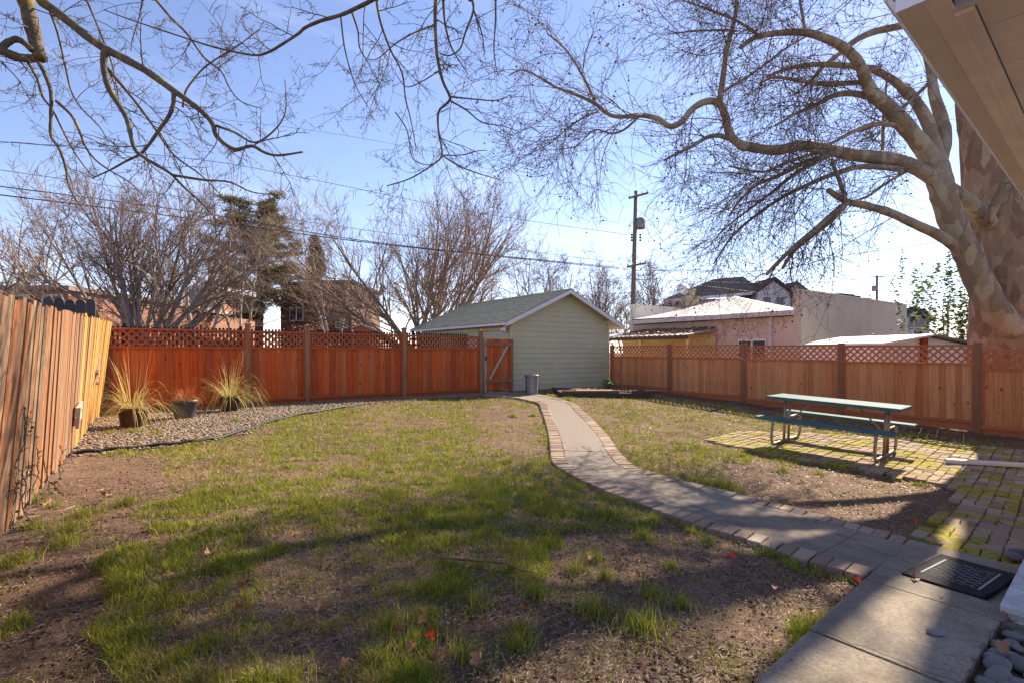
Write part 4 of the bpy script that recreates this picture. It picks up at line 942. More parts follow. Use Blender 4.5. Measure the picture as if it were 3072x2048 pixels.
block('brown_building', 'dark brown building with a slanted top behind the pine', 842, 1055, 856, 38, M_brown, wins=((890, 935, 1.0, 1.4), (1025, 975, .9, .5)), slant=-.2, roofm=M_slate)
q = P(1060, 1000, 24); os_ = empty('tool_shed', (q.x, q.y, CZ - 1.25), label='little orange tool shed beyond the red fence', cat='shed'); h = P(1060, 986, 24).z - CZ + 1.25; hp_ = P(1082, 977, 24).z - CZ + 1.25
M_orange = plain('orange_boards', (.42, .12, .04), .12, 6, .8); MB().prism([(0, 0, 0), (.72, 0, 0), (.72, 0, h), (.36, 0, hp_), (0, 0, h)], (0, 1.2, 0)).obj('wall', M_orange, os_)
for s in (0, 1): MB().prism([(.36, -.06, hp_ + .05), (.36 + (s * 2 - 1) * .44, -.06, h), (.36 + (s * 2 - 1) * .44, -.06, h - .05), (.36, -.06, hp_)], (0, 1.35, 0)).obj('roof_slope', M_tanroof, os_)

# ------------------------------------------------------------------ utility poles and wires
M_pole = wood('grey_pole', [(.17, .135, .11), (.2, .16, .13)], .5)
def pole(pxt, pyt, pxb, Y, r, label, arms, trans=None):
    zb_ = CZ - 1.4; t = P(pxt, pyt, Y); b = P(pxb, 1056, Y); b = Vector((b.x, Y, zb_)); o = link('utility_pole', None, loc=b, label=label, cat='utility pole', group='utility poles'); d = t - b
    MB().tube([(0, 0, -.3), d * .5, d], [r, r * .85, r * .7], 12).obj('pole', M_pole, o, True)
    for (py, x0, x1, dz) in arms:
        z = P(0, py, Y).z - b.z; f = z / d.z; cx_ = d.x * f; a = Vector((P(x0, py, Y).x - b.x, -r * 1.1, z - dz)); c = Vector((P(x1, py, Y).x - b.x, -r * 1.1, z + dz)); v = c - a
        ar = board('crossarm', o, (a + c) / 2, (v.length, .1, .11), M_pole, rot=(0, -math.atan2(v.z, v.x), 0))
        for k in (.03, .3, .7, .97): MB().lathe([(.03, 0), (.045, .05), (.03, .1), (.04, .13), (.01, .16)], 8).obj('insulator', M_white, o, loc=a.lerp(c, k) + Vector((0, 0, .05)))
    if trans:
        px, py0, py1 = trans; a, c = P(px, py1, Y) - b, P(px, py0, Y) - b; rr = .26 if Y < 40 else .3
        MB().lathe([(rr * .9, 0), (rr, .06), (rr, c.z - a.z - .08), (rr * .8, c.z - a.z), (rr * .2, c.z - a.z + .06)], 16).obj('transformer', M_galv, o, True, loc=(a.x, a.y - .1, a.z))
    return o
up_ = pole(1908, 574, 1893, 30, .155, 'tall weathered utility pole with a transformer between garage and stucco building', [(590, 1884, 1942, .15), (797, 1879, 1936, .12)], (1921, 657, 688))
for s in (-1, 1):
    for k in range(3): q = P(1908 + s * 13, 708 + k * 8, 30) - up_.location; MB().lathe([(.05, 0), (.07, .05), (.05, .1)], 8).obj('insulator', M_iron, up_, loc=q)
pole(2631, 827, 2629, 62, .17, 'distant utility pole with a transformer above the parapet wall', [(832, 2608, 2650, .05)], (2622, 858, 874))
pole(2845, 904, 2841, 80, .18, 'farthest small utility pole left of the sycamore trunk', [(909, 2829, 2863, .05)], (2843, 918, 934))
def wire(pts, r, label, grp='overhead wires'):
    q = spline([list(P(*p)) for p in pts], 8); MB().tube([tuple(a) for a in q], r, 5).obj('wire', M_black, smooth_=True, label=label, cat='wire', group=grp)
wire([(-60, 552, 17), (600, 640, 21), (1160, 732, 25), (1881, 805, 30)], .019, 'upper strand of the thick double cable crossing from the left')
wire([(-60, 578, 17), (600, 660, 21), (1160, 735, 25), (1881, 809, 30)], .022, 'lower strand of the thick double cable crossing from the left')
wire([(-60, 502, 18), (500, 585, 21.5), (966, 673, 25), (1881, 792, 30)], .011, 'thin wire just above the thick double cable')
wire([(-60, 420, 20), (600, 480, 23), (914, 535, 25), (1440, 640, 28), (1887, 705, 30)], .012, 'thin wire running down to the transformer of the tall pole')
wire([(-60, 300, 21), (780, 372, 24), (1300, 456, 27), (1880, 588, 30)], .007, 'faint highest wire across the open sky')
wire([(1900, 812, 30), (2300, 812, 24), (2500, 772, 21), (2800, 728, 17), (3150, 655, 14)], .011, 'dark wire passing across the sycamore trunk')
wire([(1900, 840, 34), (2300, 850, 40), (2500, 846, 36), (2800, 830, 28), (3150, 796, 20)], .012, 'wire passing behind the small distant pole')
wire([(1900, 812, 30), (2200, 815, 40), (2500, 854, 52), (2915, 905, 70)], .018, 'wire sloping down from the tall pole to the farthest pole')
wire([(2040, 850, 40), (2300, 882, 44), (2420, 905, 48)], .02, 'pale service wire over the dark hipped roof', 'overhead wires')
# ------------------------------------------------------------------ trees
def bark(name, lo, hi, patch=None, s=8, mossy=None):
    def f(nt, b):
        p = pos(nt, (1, 1, .45)); n = noise(nt, p, s, 5, .6, .3); n2 = noise(nt, p, s * 7, 4, .7)
        c = ramp(nt, n, [(.3, lo), (.7, hi)])
        if patch:
            w = N(nt, 'TexNoise', Scale=3.0, Detail=4.0); L(nt, p, w.inputs['Vector']); vv = N(nt, 'TexVoronoi', Scale=s * 1.1); L(nt, mix(nt, .22, p, w.outputs['Color']), vv.inputs['Vector'])
            sp_ = N(nt, 'SeparateColor'); L(nt, vv.outputs['Color'], sp_.inputs[0]); c = mix(nt, .62, c, ramp(nt, sp_.outputs[0], patch, 'CONSTANT'))
        if mossy: c = mix(nt, ramp(nt, noise(nt, pos(nt), 5, 4), [(.56, 0.), (.64, .85)]), c, mossy)
        c = mix(nt, .5, c, ramp(nt, n2, [(.3, (.55, .55, .55)), (.65, (1.15, 1.15, 1.15))]), 'MULTIPLY')
        return c, (n2, .6, .012)
    return mat(name, f, .9, .15)
M_syc = bark('sycamore_bark', (.2, .15, .105), (.4, .31, .22), [(0, (.22, .17, .12)), (.3, (.36, .28, .2)), (.6, (.46, .38, .28)), (.85, (.28, .2, .13))], 7)
M_syctrunk = bark('sycamore_trunk_bark', (.18, .115, .075), (.38, .255, .165), [(0, (.2, .12, .075)), (.3, (.34, .22, .14)), (.6, (.42, .31, .21)), (.82, (.24, .17, .12))], 8)
M_syctw = plain('sycamore_twig', (.17, .115, .09), .25, 10, .9)
M_loc = bark('locust_bark', (.1, .075, .055), (.2, .155, .11), None, 14, (.3, .2, .03))
M_loctw = plain('locust_twig', (.13, .09, .07), .25, 20, .9)
M_grbark = bark('grey_bark', (.17, .13, .11), (.32, .26, .22), None, 5)
M_grtw = plain('grey_twig', (.27, .2, .165), .25, 3, .9)
M_tantw = plain('tan_twig', (.32, .225, .16), .25, 3, .9)
M_birch = bark('pale_bark', (.3, .27, .24), (.5, .46, .41), [(0, (.42, .38, .34)), (.72, (.14, .12, .1)), (.84, (.5, .46, .41))], 4)
M_pineb = bark('pine_bark', (.08, .055, .045), (.15, .11, .09), None, 5)

def rv3(rg, s=1.0): return Vector((rg.gauss(0, s), rg.gauss(0, s), rg.gauss(0, s)))
def grow(out, p, d, Ln, r, lvl, c, rg, ends=None):
    """recursive bare branch; c: dict with per-level lists"""
    n = c['seg'][lvl]; sl = Ln / n; kids = c['kids'][lvl] if lvl < len(c['kids']) else 0; rt = c['taper'][lvl]
    at = sorted(rg.uniform(c['start'][lvl], 1.0) for _ in range(kids)); ki = 0; d = d.normalized()
    for i in range(n):
        d = (d + rv3(rg, c['wob'][lvl]) + Vector((0, 0, c['trop'][lvl]))).normalized(); q = p + d * sl
        r0 = r * (1 - (1 - rt) * i / n); r1 = r * (1 - (1 - rt) * (i + 1) / n); out.append((*p, *q, r0, r1))
        while ki < kids and at[ki] <= (i + 1) / n:
            t = at[ki]; ki += 1; a = rg.uniform(*c['ang'][lvl]); o = d.orthogonal(); o.rotate(Matrix.Rotation(rg.uniform(0, 6.283), 3, d)); nd = d * math.cos(a) + o * math.sin(a)
            if 'flat' in c: nd.z *= c['flat']
            if lvl + 1 < len(c['seg']):
                grow(out, p + (q - p) * (t * n - i), nd, Ln * rg.uniform(*c['len'][lvl]) * (1.15 - .5 * t), max(c['rmin'], r0 * rg.uniform(*c['rad'][lvl])), lvl + 1, c, rg, ends)
        p = q
    if ends is not None and lvl >= c.get('endlvl', 2): ends.append(p.copy())

VASE = dict(seg=[9, 7, 5, 3], wob=[.05, .07, .1, .13], trop=[.0, .03, .03, .02], kids=[10, 8, 6], start=[.22, .15, .15], ang=[(.25, .6), (.3, .7), (.3, .8)], len=[(.45, .75), (.35, .65), (.3, .6)], rad=[(.45, .7), (.45, .7), (.5, .7)], taper=[.25, .3, .35, .5], rmin=.008)
def vase_tree(px, py, Y, H, spread, stems, label, seed, cfg=VASE, mb_=None, mt=None, el=(.35, 1.45), r0=.11, name='bare_tree', kind_short=None):
    b = P(px, py, Y); b.z = CZ - 1.25; o = link(name, None, loc=b, label=label, cat='tree', group='bare background trees'); rg = random.Random(seed); big = []
    MB().tube([(0, 0, -.3), (0, 0, .35), (0, 0, .8)], [r0 * 2.4, r0 * 2.1, r0 * 1.9], 12).obj('trunk', mb_ or M_grbark, o, True)
    S = []
    for k in range(stems):
        a = 2 * math.pi * (k + rg.uniform(-.3, .3)) / stems; e = rg.uniform(*el); d = Vector((math.cos(a) * math.cos(e), math.sin(a) * math.cos(e), math.sin(e)))
        Lk = H / max(.55, math.sin(e)) * rg.uniform(.8, 1.0); Lk = min(Lk, spread * .95); s0 = []
        grow(s0, Vector((0, 0, .55)) + d * .05, d, Lk, r0 * rg.uniform(.75, 1.1), 0, cfg, rg); n0 = cfg['seg'][0]
        S += s0
    S = np.array(S); thick = np.maximum(S[:, 6], S[:, 7]) > .03
    link('limbs', segmesh('limbs', S[thick], mb_ or M_grbark, 6), o, kind='stuff'); link('crown', segmesh('crown', S[~thick], mt or M_grtw, 3), o, kind='stuff'); return len(S)
V2 = dict(VASE); V2.update(kids=[10, 8, 6], len=[(.4, .7), (.32, .6), (.3, .55)], trop=[.01, .05, .06, .05])
cnt = vase_tree(425, 985, 19, 6.4, 7.0, 14, 'wide bare tree with many spreading stems behind the left end of the red fence', 3, V2, el=(.4, 1.45), r0=.1)
cnt += vase_tree(1268, 985, 27, 7.4, 8.4, 17, 'big round bare tree rising behind the garage roof', 5, V2, M_grbark, M_tantw, el=(.5, 1.5), r0=.11)
UPR = dict(VASE); UPR.update(seg=[12, 7, 5, 3], kids=[12, 6, 4], start=[.25, .15, .1], trop=[.03, .05, .04, .0], ang=[(.4, .9), (.35, .8), (.3, .8)], len=[(.22, .42), (.35, .6), (.3, .6)])
UPB = dict(UPR); UPB.update(kids=[20, 7, 4], len=[(.3, .55), (.35, .6), (.3, .6)], start=[.1, .1, .1], rmin=.012)
for (px, Y, H, st, lab, sd, mb1, mt1) in (
    (1480, 48, 9.5, 3, 'bare tree between the round tree and the garage ridge', 23, M_grbark, M_tantw), (1870, 52, 7.5, 3, 'low bare tree directly left of the tall pole', 24, M_grbark, M_grtw), (2050, 55, 7.5, 3, 'low bare tree behind the stone chimney', 25, M_grbark, M_grtw),
    (610, 27, 8.2, 2, 'slim bare tree between brick tower and pine', 11, M_birch, M_grtw), (715, 30, 8.6, 3, 'pale forked birch standing in front of the pine', 12, M_birch, M_grtw),
    (1000, 32, 7.8, 3, 'slender bare tree with pale forking trunks right of the thin spruce', 13, M_birch, M_grtw), (1080, 36, 9.0, 2, 'bare tree just left of the big round tree', 14, M_grbark, M_grtw),
    (1180, 40, 8.5, 2, 'bare tree half hidden by the left side of the round tree', 15, M_grbark, M_tantw),
    (1590, 42, 9.0, 3, 'bare tree above the left slope of the garage roof ridge', 16, M_grbark, M_grtw), (1690, 46, 8.2, 3, 'bare tree showing just left of the garage peak', 17, M_grbark, M_grtw),
    (1800, 44, 8.0, 4, 'bare tree between the garage peak and the tall pole', 18, M_grbark, M_grtw), (1960, 45, 8.0, 4, 'bare tree just right of the tall pole', 19, M_grbark, M_grtw),
    (90, 26, 8.6, 4, 'bare tree at the far left behind the spreading tree', 20, M_birch, M_grtw), (520, 30, 7.0, 3, 'small bare tree in front of the brick hall', 21, M_birch, M_tantw), (-60, 20, 5.0, 6, 'bare bushy tree at the left frame edge over the old fence', 22, M_grbark, M_tantw)):
    cnt += vase_tree(px, 985, Y, H, H, st, lab, sd, UPB if px > 1500 else UPR, mb1, mt1, el=(1.15, 1.5), r0=.1)
print('bg segs', cnt)
# conifers
def needles(name, pts, n, ln, col, parent, rg, wid=.006, spread=1.0, flat=.6):
    P0 = np.repeat(np.array([tuple(p) for p in pts]), n, 0); k = len(P0); d = RNG.normal(0, 1, (k, 3)); d[:, 2] = d[:, 2] * flat + .25; d /= np.linalg.norm(d, axis=1, keepdims=True)
    P0 = P0 + RNG.normal(0, .1 * spread, (k, 3)); s = np.cross(d, RNG.normal(0, 1, (k, 3))); s /= np.linalg.norm(s, axis=1, keepdims=True); l = ln * RNG.uniform(.6, 1.2, (k, 1))
    V = np.stack([P0 - s * wid, P0 + s * wid, P0 + d * l], 1).reshape(-1, 3); C = np.repeat(np.array(col)[None] * RNG.uniform(.6, 1.4, (k, 1)) + RNG.uniform(-.01, .012, (k, 3)), 3, 0)
    link(name, mesh_np(name, V, np.arange(3 * k).reshape(-1, 3), M_blade, False, np.clip(C, .005, 1)), parent, kind='stuff')
def conifer(px, Y, H, label, seed, rb, crown0, prof, nb, col, wid, ln=.3, nper=10, name='pine_tree'):
    b = P(px, 985, Y); b.z = CZ - 1.3; o = link(name, None, loc=b, label=label, cat='tree', group='conifers'); rg = random.Random(seed); S = []; tips = []
    MB().tube([(0, 0, -.2), (.1, 0, H * .5), (0, 0, H * .97)], [rb, rb * .7, rb * .12], 10).obj('trunk', M_pineb, o, True)
    for k in range(nb):
        z = H * (crown0 + (1 - crown0) * (k + rg.random()) / nb); t = (z / H - crown0) / (1 - crown0); w = prof(t) * rg.uniform(.55, 1.1); a = rg.uniform(0, 6.283); p = Vector((0, 0, z)); d = Vector((math.cos(a), math.sin(a), rg.uniform(-.15, .25))); m = 6
        for i in range(m):
            d = (d + rv3(rg, .1) + Vector((0, 0, .03))).normalized(); q = p + d * w / m; S.append((*p, *q, .05 * (1 - i / m) + .012, .05 * (1 - (i + 1) / m) + .01)); p = q
            if i > 0:
                for s in range(3):
                    q2 = p + (d * .3 + rv3(rg, .5)).normalized() * w * .22 * rg.uniform(.4, 1.2); q2.z = p.z + abs(q2.z - p.z) * .4; S.append((*p, *q2, .014, .008)); tips.append(q2); tips.append(p.lerp(q2, .6))
        tips.append(p)
    link('branches', segmesh('branches', S, M_pineb, 4), o, kind='stuff'); needles('crown', tips, nper, ln, col, o, rg, wid)
conifer(775, 36, 11.6, 'tall broad pine with a dark green crown left of centre', 31, .33, .3, lambda t: 1.2 + 2.7 * math.sin(min(1, t * 1.15 + .12) * math.pi * .86), 70, (.17, .15, .055), .034, .42, 13)
conifer(945, 40, 10.2, 'thin dark spruce right of the tall pine', 32, .16, .25, lambda t: 2.0 * (1 - t) ** .9 + .12, 60, (.022, .032, .016), .022, .3, 9, 'spruce_tree')
# leafy bushes
def leafbush(name, label, px, py, Y, wx, wy, h, n, cols, sz, seed, base=None):
    b = P(px, py, Y); b.z = (base if base is not None else CZ - 1.3); o = link(name, None, loc=b, label=label, cat='bush' if 'bush' in name or 'shrub' in name else 'tree'); rg = random.Random(seed); S = []; ends = []
    c = dict(VASE); c.update(seg=[6, 5, 4], kids=[7, 5], wob=[.1, .14, .18], trop=[.02, .0, .0], start=[.25, .2], ang=[(.4, .9), (.4, 1.0)], len=[(.4, .7), (.35, .65)], rad=[(.5, .7), (.5, .7)], taper=[.3, .4, .5], rmin=.006, endlvl=1)
    for k in range(9):
        a = rg.uniform(0, 6.28); e = rg.uniform(.5, 1.4); grow(S, Vector((rg.uniform(-.2, .2), 0, 0)), Vector((math.cos(a) * math.cos(e) * wx / h, math.sin(a) * math.cos(e), math.sin(e))), h * rg.uniform(.7, 1.05), .03, 0, c, rg, ends)
    link('stems', segmesh('stems', S, M_grbark, 4), o, kind='stuff')
    E = np.array([tuple(e) for e in ends]); k = RNG.integers(0, len(E), n); p = E[k] + RNG.normal(0, 1, (n, 3)) * np.array([wx * .07, wy * .07, h * .06]); cc = np.array(cols)[RNG.integers(0, len(cols), n)] * RNG.uniform(.65, 1.3, (n, 1))
    link('foliage', scatter('foliage', lv, LFc, p, RNG.uniform(0, 6.3, n), RNG.uniform(.6, 1.2, n) * sz, M_blade, tilt=RNG.uniform(-1.4, 1.4, n), col=cc), o, kind='stuff')
leafbush('russet_bush', 'bush with pinkish dry leaves in front of the brown building', 935, 990, 28, 1.6, 1.2, 2.3, 2200, [(.42, .22, .15), (.5, .29, .2), (.36, .17, .12)], .12, 41)
leafbush('bare_bush', 'tangled reddish bush over the low shed roof', 2850, 1000, 16, 1.6, 1.0, 2.1, 900, [(.2, .08, .05), (.3, .13, .06), (.16, .1, .06)], .07, 42)
leafbush('yellow_shrub', 'yellow-green shrub peeping over the cedar fence lattice', 2715, 1010, 15, .9, .8, 1.75, 420, [(.35, .3, .04), (.25, .25, .04), (.4, .25, .05)], .09, 43)
leafbush('evergreen_tree', 'leafy evergreen showing behind the sycamore trunk', 2925, 960, 15, .55, .8, 4.1, 8000, [(.08, .13, .02), (.16, .2, .025), (.045, .08, .015)], .13, 44)
leafbush('hedge_bush', 'dull brown twiggy bush behind the picket fence near the orange shed', 1150, 990, 30, 1.8, 1, 1.9, 900, [(.2, .15, .1), (.25, .17, .12)], .08, 45)
leafbush('brush_bush', 'dry brush of arching twigs behind the picket fence below the brick house', 330, 985, 17, 1.6, 1.0, 1.6, 500, [(.24, .17, .12), (.3, .21, .15)], .06, 46)

# --- the big sycamore: limbs traced from the photograph, in photo pixels with a depth and a half width
syc = P(3035, 1060, 10.9); syc.z = gzf - .3
ST = link('sycamore_tree', None, loc=(syc.x, syc.y, syc.z), label='huge mottled sycamore with a forked trunk behind the cedar fence', cat='tree')
def tube_limb(rows, name, m, per=5, n=12, rough=.05):
    q = spline([(*(P(a, b, Y) - ST.location), w * Y / FPX) for a, b, Y, w in rows], per); rg = random.Random(len(rows))
    MB().tube([tuple(r[:3]) for r in q], [max(.004, r[3]) * (1 + rg.uniform(-rough, rough)) for r in q], n).obj(name, m, ST, True); return q
def z8(x, y): return 2200 + x / 1.493, 300 + y / 1.493
def z3(x, y): return 1900 + x / 1.7423, y / 1.7423
def z7(x, y): return 1500 + x / 1.493, 100 + y / 1.493
limbs = []
trunk = [(3046, 1330, 10.9, 125), (3044, 1150, 10.9, 112), (3040, 1000, 10.9, 106), (3036, 880, 10.9, 96), (3016, 760, 10.9, 84), (2980, 640, 10.95, 66), (2958, 520, 11.0, 58), (2945, 400, 11.05, 54), (2925, 260, 11.2, 48), (2900, 120, 11.4, 42), (2880, -60, 11.6, 36), (2850, -300, 11.9, 28), (2830, -520, 12.2, 17)]
tube_limb(trunk, 'trunk', M_syctrunk, 5, 20, .04)
def limb(rows, m=M_syc, n=12): limbs.append(tube_limb(rows, 'limb', m, 4, n))
def L8(pts, Y0, Y1, w0, w1): k = len(pts) - 1; return [(*z8(x, y), Y0 + (Y1 - Y0) * i / k, w0 + (w1 - w0) * i / k) for i, (x, y) in enumerate(pts)]
def L3(pts, Y0, Y1, w0, w1): k = len(pts) - 1; return [(*z3(x, y), Y0 + (Y1 - Y0) * i / k, w0 + (w1 - w0) * i / k) for i, (x, y) in enumerate(pts)]
def L7(pts, Y0, Y1, w0, w1): k = len(pts) - 1; return [(*z7(x, y), Y0 + (Y1 - Y0) * i / k, w0 + (w1 - w0) * i / k) for i, (x, y) in enumerate(pts)]
limb(L8([(1260, 1040), (1165, 930), (1095, 800), (1060, 710), (1010, 610), (965, 500), (935, 400), (905, 290)], 10.5, 10.3, 38, 33), M_syc, 16)
limb(L8([(905, 300), (850, 215), (765, 110), (680, 20), (600, -40)], 10.3, 9.9, 27, 19)); 
limb(L8([(925, 300), (900, 200), (870, 100), (815, 5), (760, -60)], 10.3, 10.8, 20, 13))
limb(L8([(915, 300), (945, 180), (930, 80), (900, -20), (885, -120), (850, -260), (790, -430), (700, -600)], 10.35, 11.2, 22, 4))
limb(L8([(1150, 560), (1060, 465), (940, 385), (830, 312), (720, 268), (560, 250), (430, 226), (300, 206), (200, 226), (100, 216), (30, 200)], 10.7, 9.0, 24, 12.5))
limb(L8([(1040, 690), (930, 612), (820, 560), (700, 505), (580, 470), (505, 455), (425, 405)], 10.4, 9.2, 17, 8))
limb(L8([(510, 460), (430, 525), (350, 595), (260, 670), (150, 780)], 9.3, 8.9, 9, 5.5)); limb(L8([(500, 475), (440, 540), (340, 620), (270, 680), (220, 755)], 9.3, 9.4, 7, 4.5))
limb(L8([(505, 455), (470, 350), (440, 265)], 9.25, 9.6, 6, 4.5)); limb(L8([(1140, 545), (1180, 450), (1215, 365)], 10.4, 10.0, 12, 10))
limb(L8([(1260, 900), (1270, 640), (1255, 470), (1270, 330), (1320, 200)], 10.9, 11.4, 42, 34), M_syctrunk)
limb(L3([(590, 775), (535, 740), (500, 690), (478, 600), (445, 540), (380, 532), (310, 570), (250, 640), (190, 662), (130, 622), (60, 606), (0, 606)], 9.0, 8.5, 13, 6.5))
limb(L7([(600, 372), (500, 370), (420, 312), (330, 272), (250, 242), (180, 200), (100, 165), (40, 190)], 8.5, 8.0, 6.5, 1.8)); limb(L7([(425, 305), (370, 190), (300, 80), (210, 0)], 8.4, 8.0, 4.5, 2))
limb(L7([(620, 375), (560, 430), (500, 450), (430, 432), (380, 470), (330, 520)], 8.5, 8.2, 4, 1.6)); limb(L7([(440, 352), (380, 375), (300, 430), (220, 500)], 8.4, 8.0, 3, 1.4))
limb(L3([(450, 540), (470, 400), (490, 250), (530, 100), (545, -30)], 8.8, 9.0, 9, 5.5)); limb(L3([(500, 722), (440, 710), (380, 722), (300, 770), (230, 802), (160, 840)], 8.95, 8.5, 8, 3))
limb(L3([(1262, 520), (1222, 440), (1180, 335), (1100, 250), (1000, 200), (900, 172), (780, 172), (640, 195), (560, 250)], 9.9, 8.8, 18, 6)); limb(L3([(1440, 505), (1370, 430), (1240, 362), (1050, 340), (920, 340), (800, 362), (700, 402)], 10.7, 9.4, 13, 4))
limb(L3([(1290, 520), (1150, 490), (1050, 500), (950, 552), (850, 595), (740, 660)], 10.1, 9.2, 11, 3)); limb(L3([(1400, 670), (1340, 650), (1250, 652), (1150, 690), (1050, 742), (960, 800)], 10.2, 9.3, 9, 3))
limb(L3([(1400, 885), (1200, 872), (1050, 910), (900, 972), (780, 1032), (650, 1120), (520, 1232), (420, 1380)], 10.0, 8.8, 9, 2.5)); limb(L3([(1060, 800), (880, 858), (760, 920), (650, 965), (560, 1045), (500, 1130)], 9.6, 8.8, 8, 2.5))
limb(L3([(1020, 815), (860, 900), (720, 1010), (600, 1100), (470, 1200)], 9.6, 9.0, 7, 2)); limb(L3([(1480, 110), (1380, 140), (1250, 170), (1150, 220), (1080, 280), (1000, 342), (930, 420), (850, 490)], 11.2, 9.6, 12, 3))
limb(L3([(1240, 430), (1000, 440), (880, 425), (740, 405), (660, 440)], 10.0, 9.2, 8, 3)); limb(L3([(1560, 420), (1430, 545), (1300, 640), (1180, 690)], 10.8, 10.0, 6, 3)); limb(L3([(1300, 880), (1305, 700), (1310, 560), (1330, 380)], 11.6, 11.9, 5, 3))
limb(L3([(1420, 900), (1320, 960), (1220, 1030), (1150, 1050)], 10.2, 9.6, 5, 3)); limb(L3([(960, 800), (800, 850), (680, 900), (500, 870)], 9.4, 8.7, 6, 2.5)); limb(L3([(900, 170), (880, 60), (860, -60)], 9.0, 9.2, 5, 3)); limb(L3([(660, 190), (560, 120), (420, 60), (250, 0)], 8.9, 8.3, 5, 2))
limb(L3([(530, 160), (420, 160), (300, 165), (180, 180)], 8.9, 8.4, 4, 1.6)); limb(L3([(470, 480), (600, 400), (700, 330), (820, 240), (1000, 140)], 8.9, 9.4, 4, 2))
# limbs of the crown above the frame
for (pts, Y0, Y1, w0, w1) in (([(545, -30), (560, -200), (500, -380), (420, -520)], 9.0, 9.0, 5, 2), ([(1500, -50), (1200, -200), (900, -320), (600, -380), (300, -400)], 11.4, 8.6, 14, 4), ([(1540, -300), (1250, -480), (950, -620), (700, -700)], 11.8, 9.4, 11, 3), ([(860, -60), (700, -180), (520, -260), (350, -280)], 9.2, 8.2, 6, 2),
    ([(1560, -100), (1700, -300), (1900, -500)], 11.5, 9.6, 13, 5), ([(1600, 200), (1450, 60), (1250, -60), (1000, -150), (780, -140), (560, -60)], 11, 8.4, 12, 3)): limb(L3(pts, Y0, Y1, w0, w1))
SYC = dict(seg=[9, 6, 4], wob=[.13, .17, .22], trop=[-.06, -.06, -.04], kids=[8, 3], start=[.12, .1], ang=[(.4, 1.0), (.4, 1.1)], len=[(.4, .75), (.35, .7)], rad=[(.55, .75), (.6, .8)], taper=[.35, .45, .6], rmin=.0038, endlvl=1)
S = []; ends = []; rg = random.Random(77)
for q in limbs:
    for i in range(1, len(q)):
        a, b = Vector(q[i - 1][:3]), Vector(q[i][:3]); r = q[i][3]; ln = (b - a).length
        if r > .14: continue
        nk = ln * (5.4 if r < .045 else 1.9 if r < .08 else .5); nk = int(nk) + (rg.random() < nk % 1)
        for k in range(nk):
            t = (b - a).normalized(); o = t.orthogonal(); o.rotate(Matrix.Rotation(rg.uniform(0, 6.283), 3, t)); an = rg.uniform(.35, 1.0)
            grow(S, a.lerp(b, rg.random()), t * math.cos(an) + o * math.sin(an) + Vector((-.12, -.1, -.1)), rg.uniform(.7, 2.1), min(.012, max(.007, r * .32)), 0, SYC, rg, ends)
print('sycamore segs', len(S), len(ends))
link('twigs', segmesh('twigs', S, M_syctw, 3), ST, kind='stuff')
E = np.array([tuple(e) for e in ends]); k = RNG.choice(len(E), min(len(E), 1100), replace=False); drop = RNG.uniform(.05, .11, len(k)); sb2 = E[k].copy(); sb2[:, 2] -= drop
link('seed_stalks', segmesh('seed_stalks', np.concatenate([E[k], sb2, np.full((len(k), 2), .0016)], 1), M_syctw, 3), ST, kind='stuff')
M_seed = plain('seed_ball_brown', (.1, .06, .045), .3, 60, .95)
link('seed_balls', scatter('seed_balls', ICO[0], ICO[1], sb2, RNG.uniform(0, 6.3, len(k)), RNG.uniform(.013, .018, len(k)), M_seed, smooth_=True), ST, kind='stuff')
k = RNG.choice(len(E), 700); link('dead_leaves', scatter('dead_leaves', lv, LFc, E[k], RNG.uniform(0, 6.3, 700), RNG.uniform(.03, .075, 700), M_leaf, tilt=RNG.uniform(-1.5, 1.5, 700)), ST, kind='stuff')

# --- overhanging tree at the upper left; trunk stands left of the frame
LT = link('locust_tree', None, loc=(-6.4, 3.2, CZ - 1.17), label='bare overhanging tree whose mossy crooked branches hang in at the upper left', cat='tree')
ST_save = ST; ST = LT; lim2 = []
def y1(x, y): return x / 1.96, y / 1.96
def y2(x, y): return 900 + x / 1.96, y / 1.96
def T(pts, f, Y0, Y1, w0, w1, n=8):
    k = len(pts) - 1; lim2.append(tube_limb([(*f(x, y), Y0 + (Y1 - Y0) * i / k, w0 + (w1 - w0) * i / k) for i, (x, y) in enumerate(pts)], 'limb', M_loc, 4, n, .09))
def W(pts, n=12):                                   # limb out of frame, in metres: x y z r
    q = spline([(a - LT.location.x, b - LT.location.y, c - LT.location.z, r) for a, b, c, r in pts], 5); MB().tube([tuple(r[:3]) for r in q], [r[3] for r in q], n).obj('limb', M_loc, LT, True)
q = spline([(0, 0, -.2, .3), (.05, 0, 1.2, .25), (.1, .1, 2.6, .23), (.3, .25, 4.2, .2)], 5); MB().tube([tuple(r[:3]) for r in q], [r[3] for r in q], 16).obj('trunk', M_loc, LT, True)
W([(-6.1, 3.4, 4.4, .17), (-4.4, 4.2, 6.0, .12), (-2.2, 4.8, 6.6, .1), (-.2, 5.1, 6.7, .08), (1.2, 5.2, 6.4, .05), (2.0, 5.3, 6.1, .03)])
W([(-6.1, 3.4, 4.4, .15), (-5.6, 4.3, 5.3, .11), (*P(*y1(150, -20), 5.2), .095)][:2] + [(*P(120 / 1.96, -60, 5.1), .08)])
T([(240, -60), (240, 0), (330, 70), (420, 140), (530, 230), (620, 290), (700, 330), (830, 400), (920, 460), (1000, 520), (1100, 590), (1200, 670), (1250, 730), (1280, 810), (1380, 880), (1480, 860), (1560, 900), (1640, 915), (1780, 895)], y1, 5.0, 5.2, 15, 3, 12)
W([(-6.1, 3.4, 4.2, .14), (-5.3, 4.4, 5.2, .1), (*P(*y1(235, -62), 5.0), .048)])
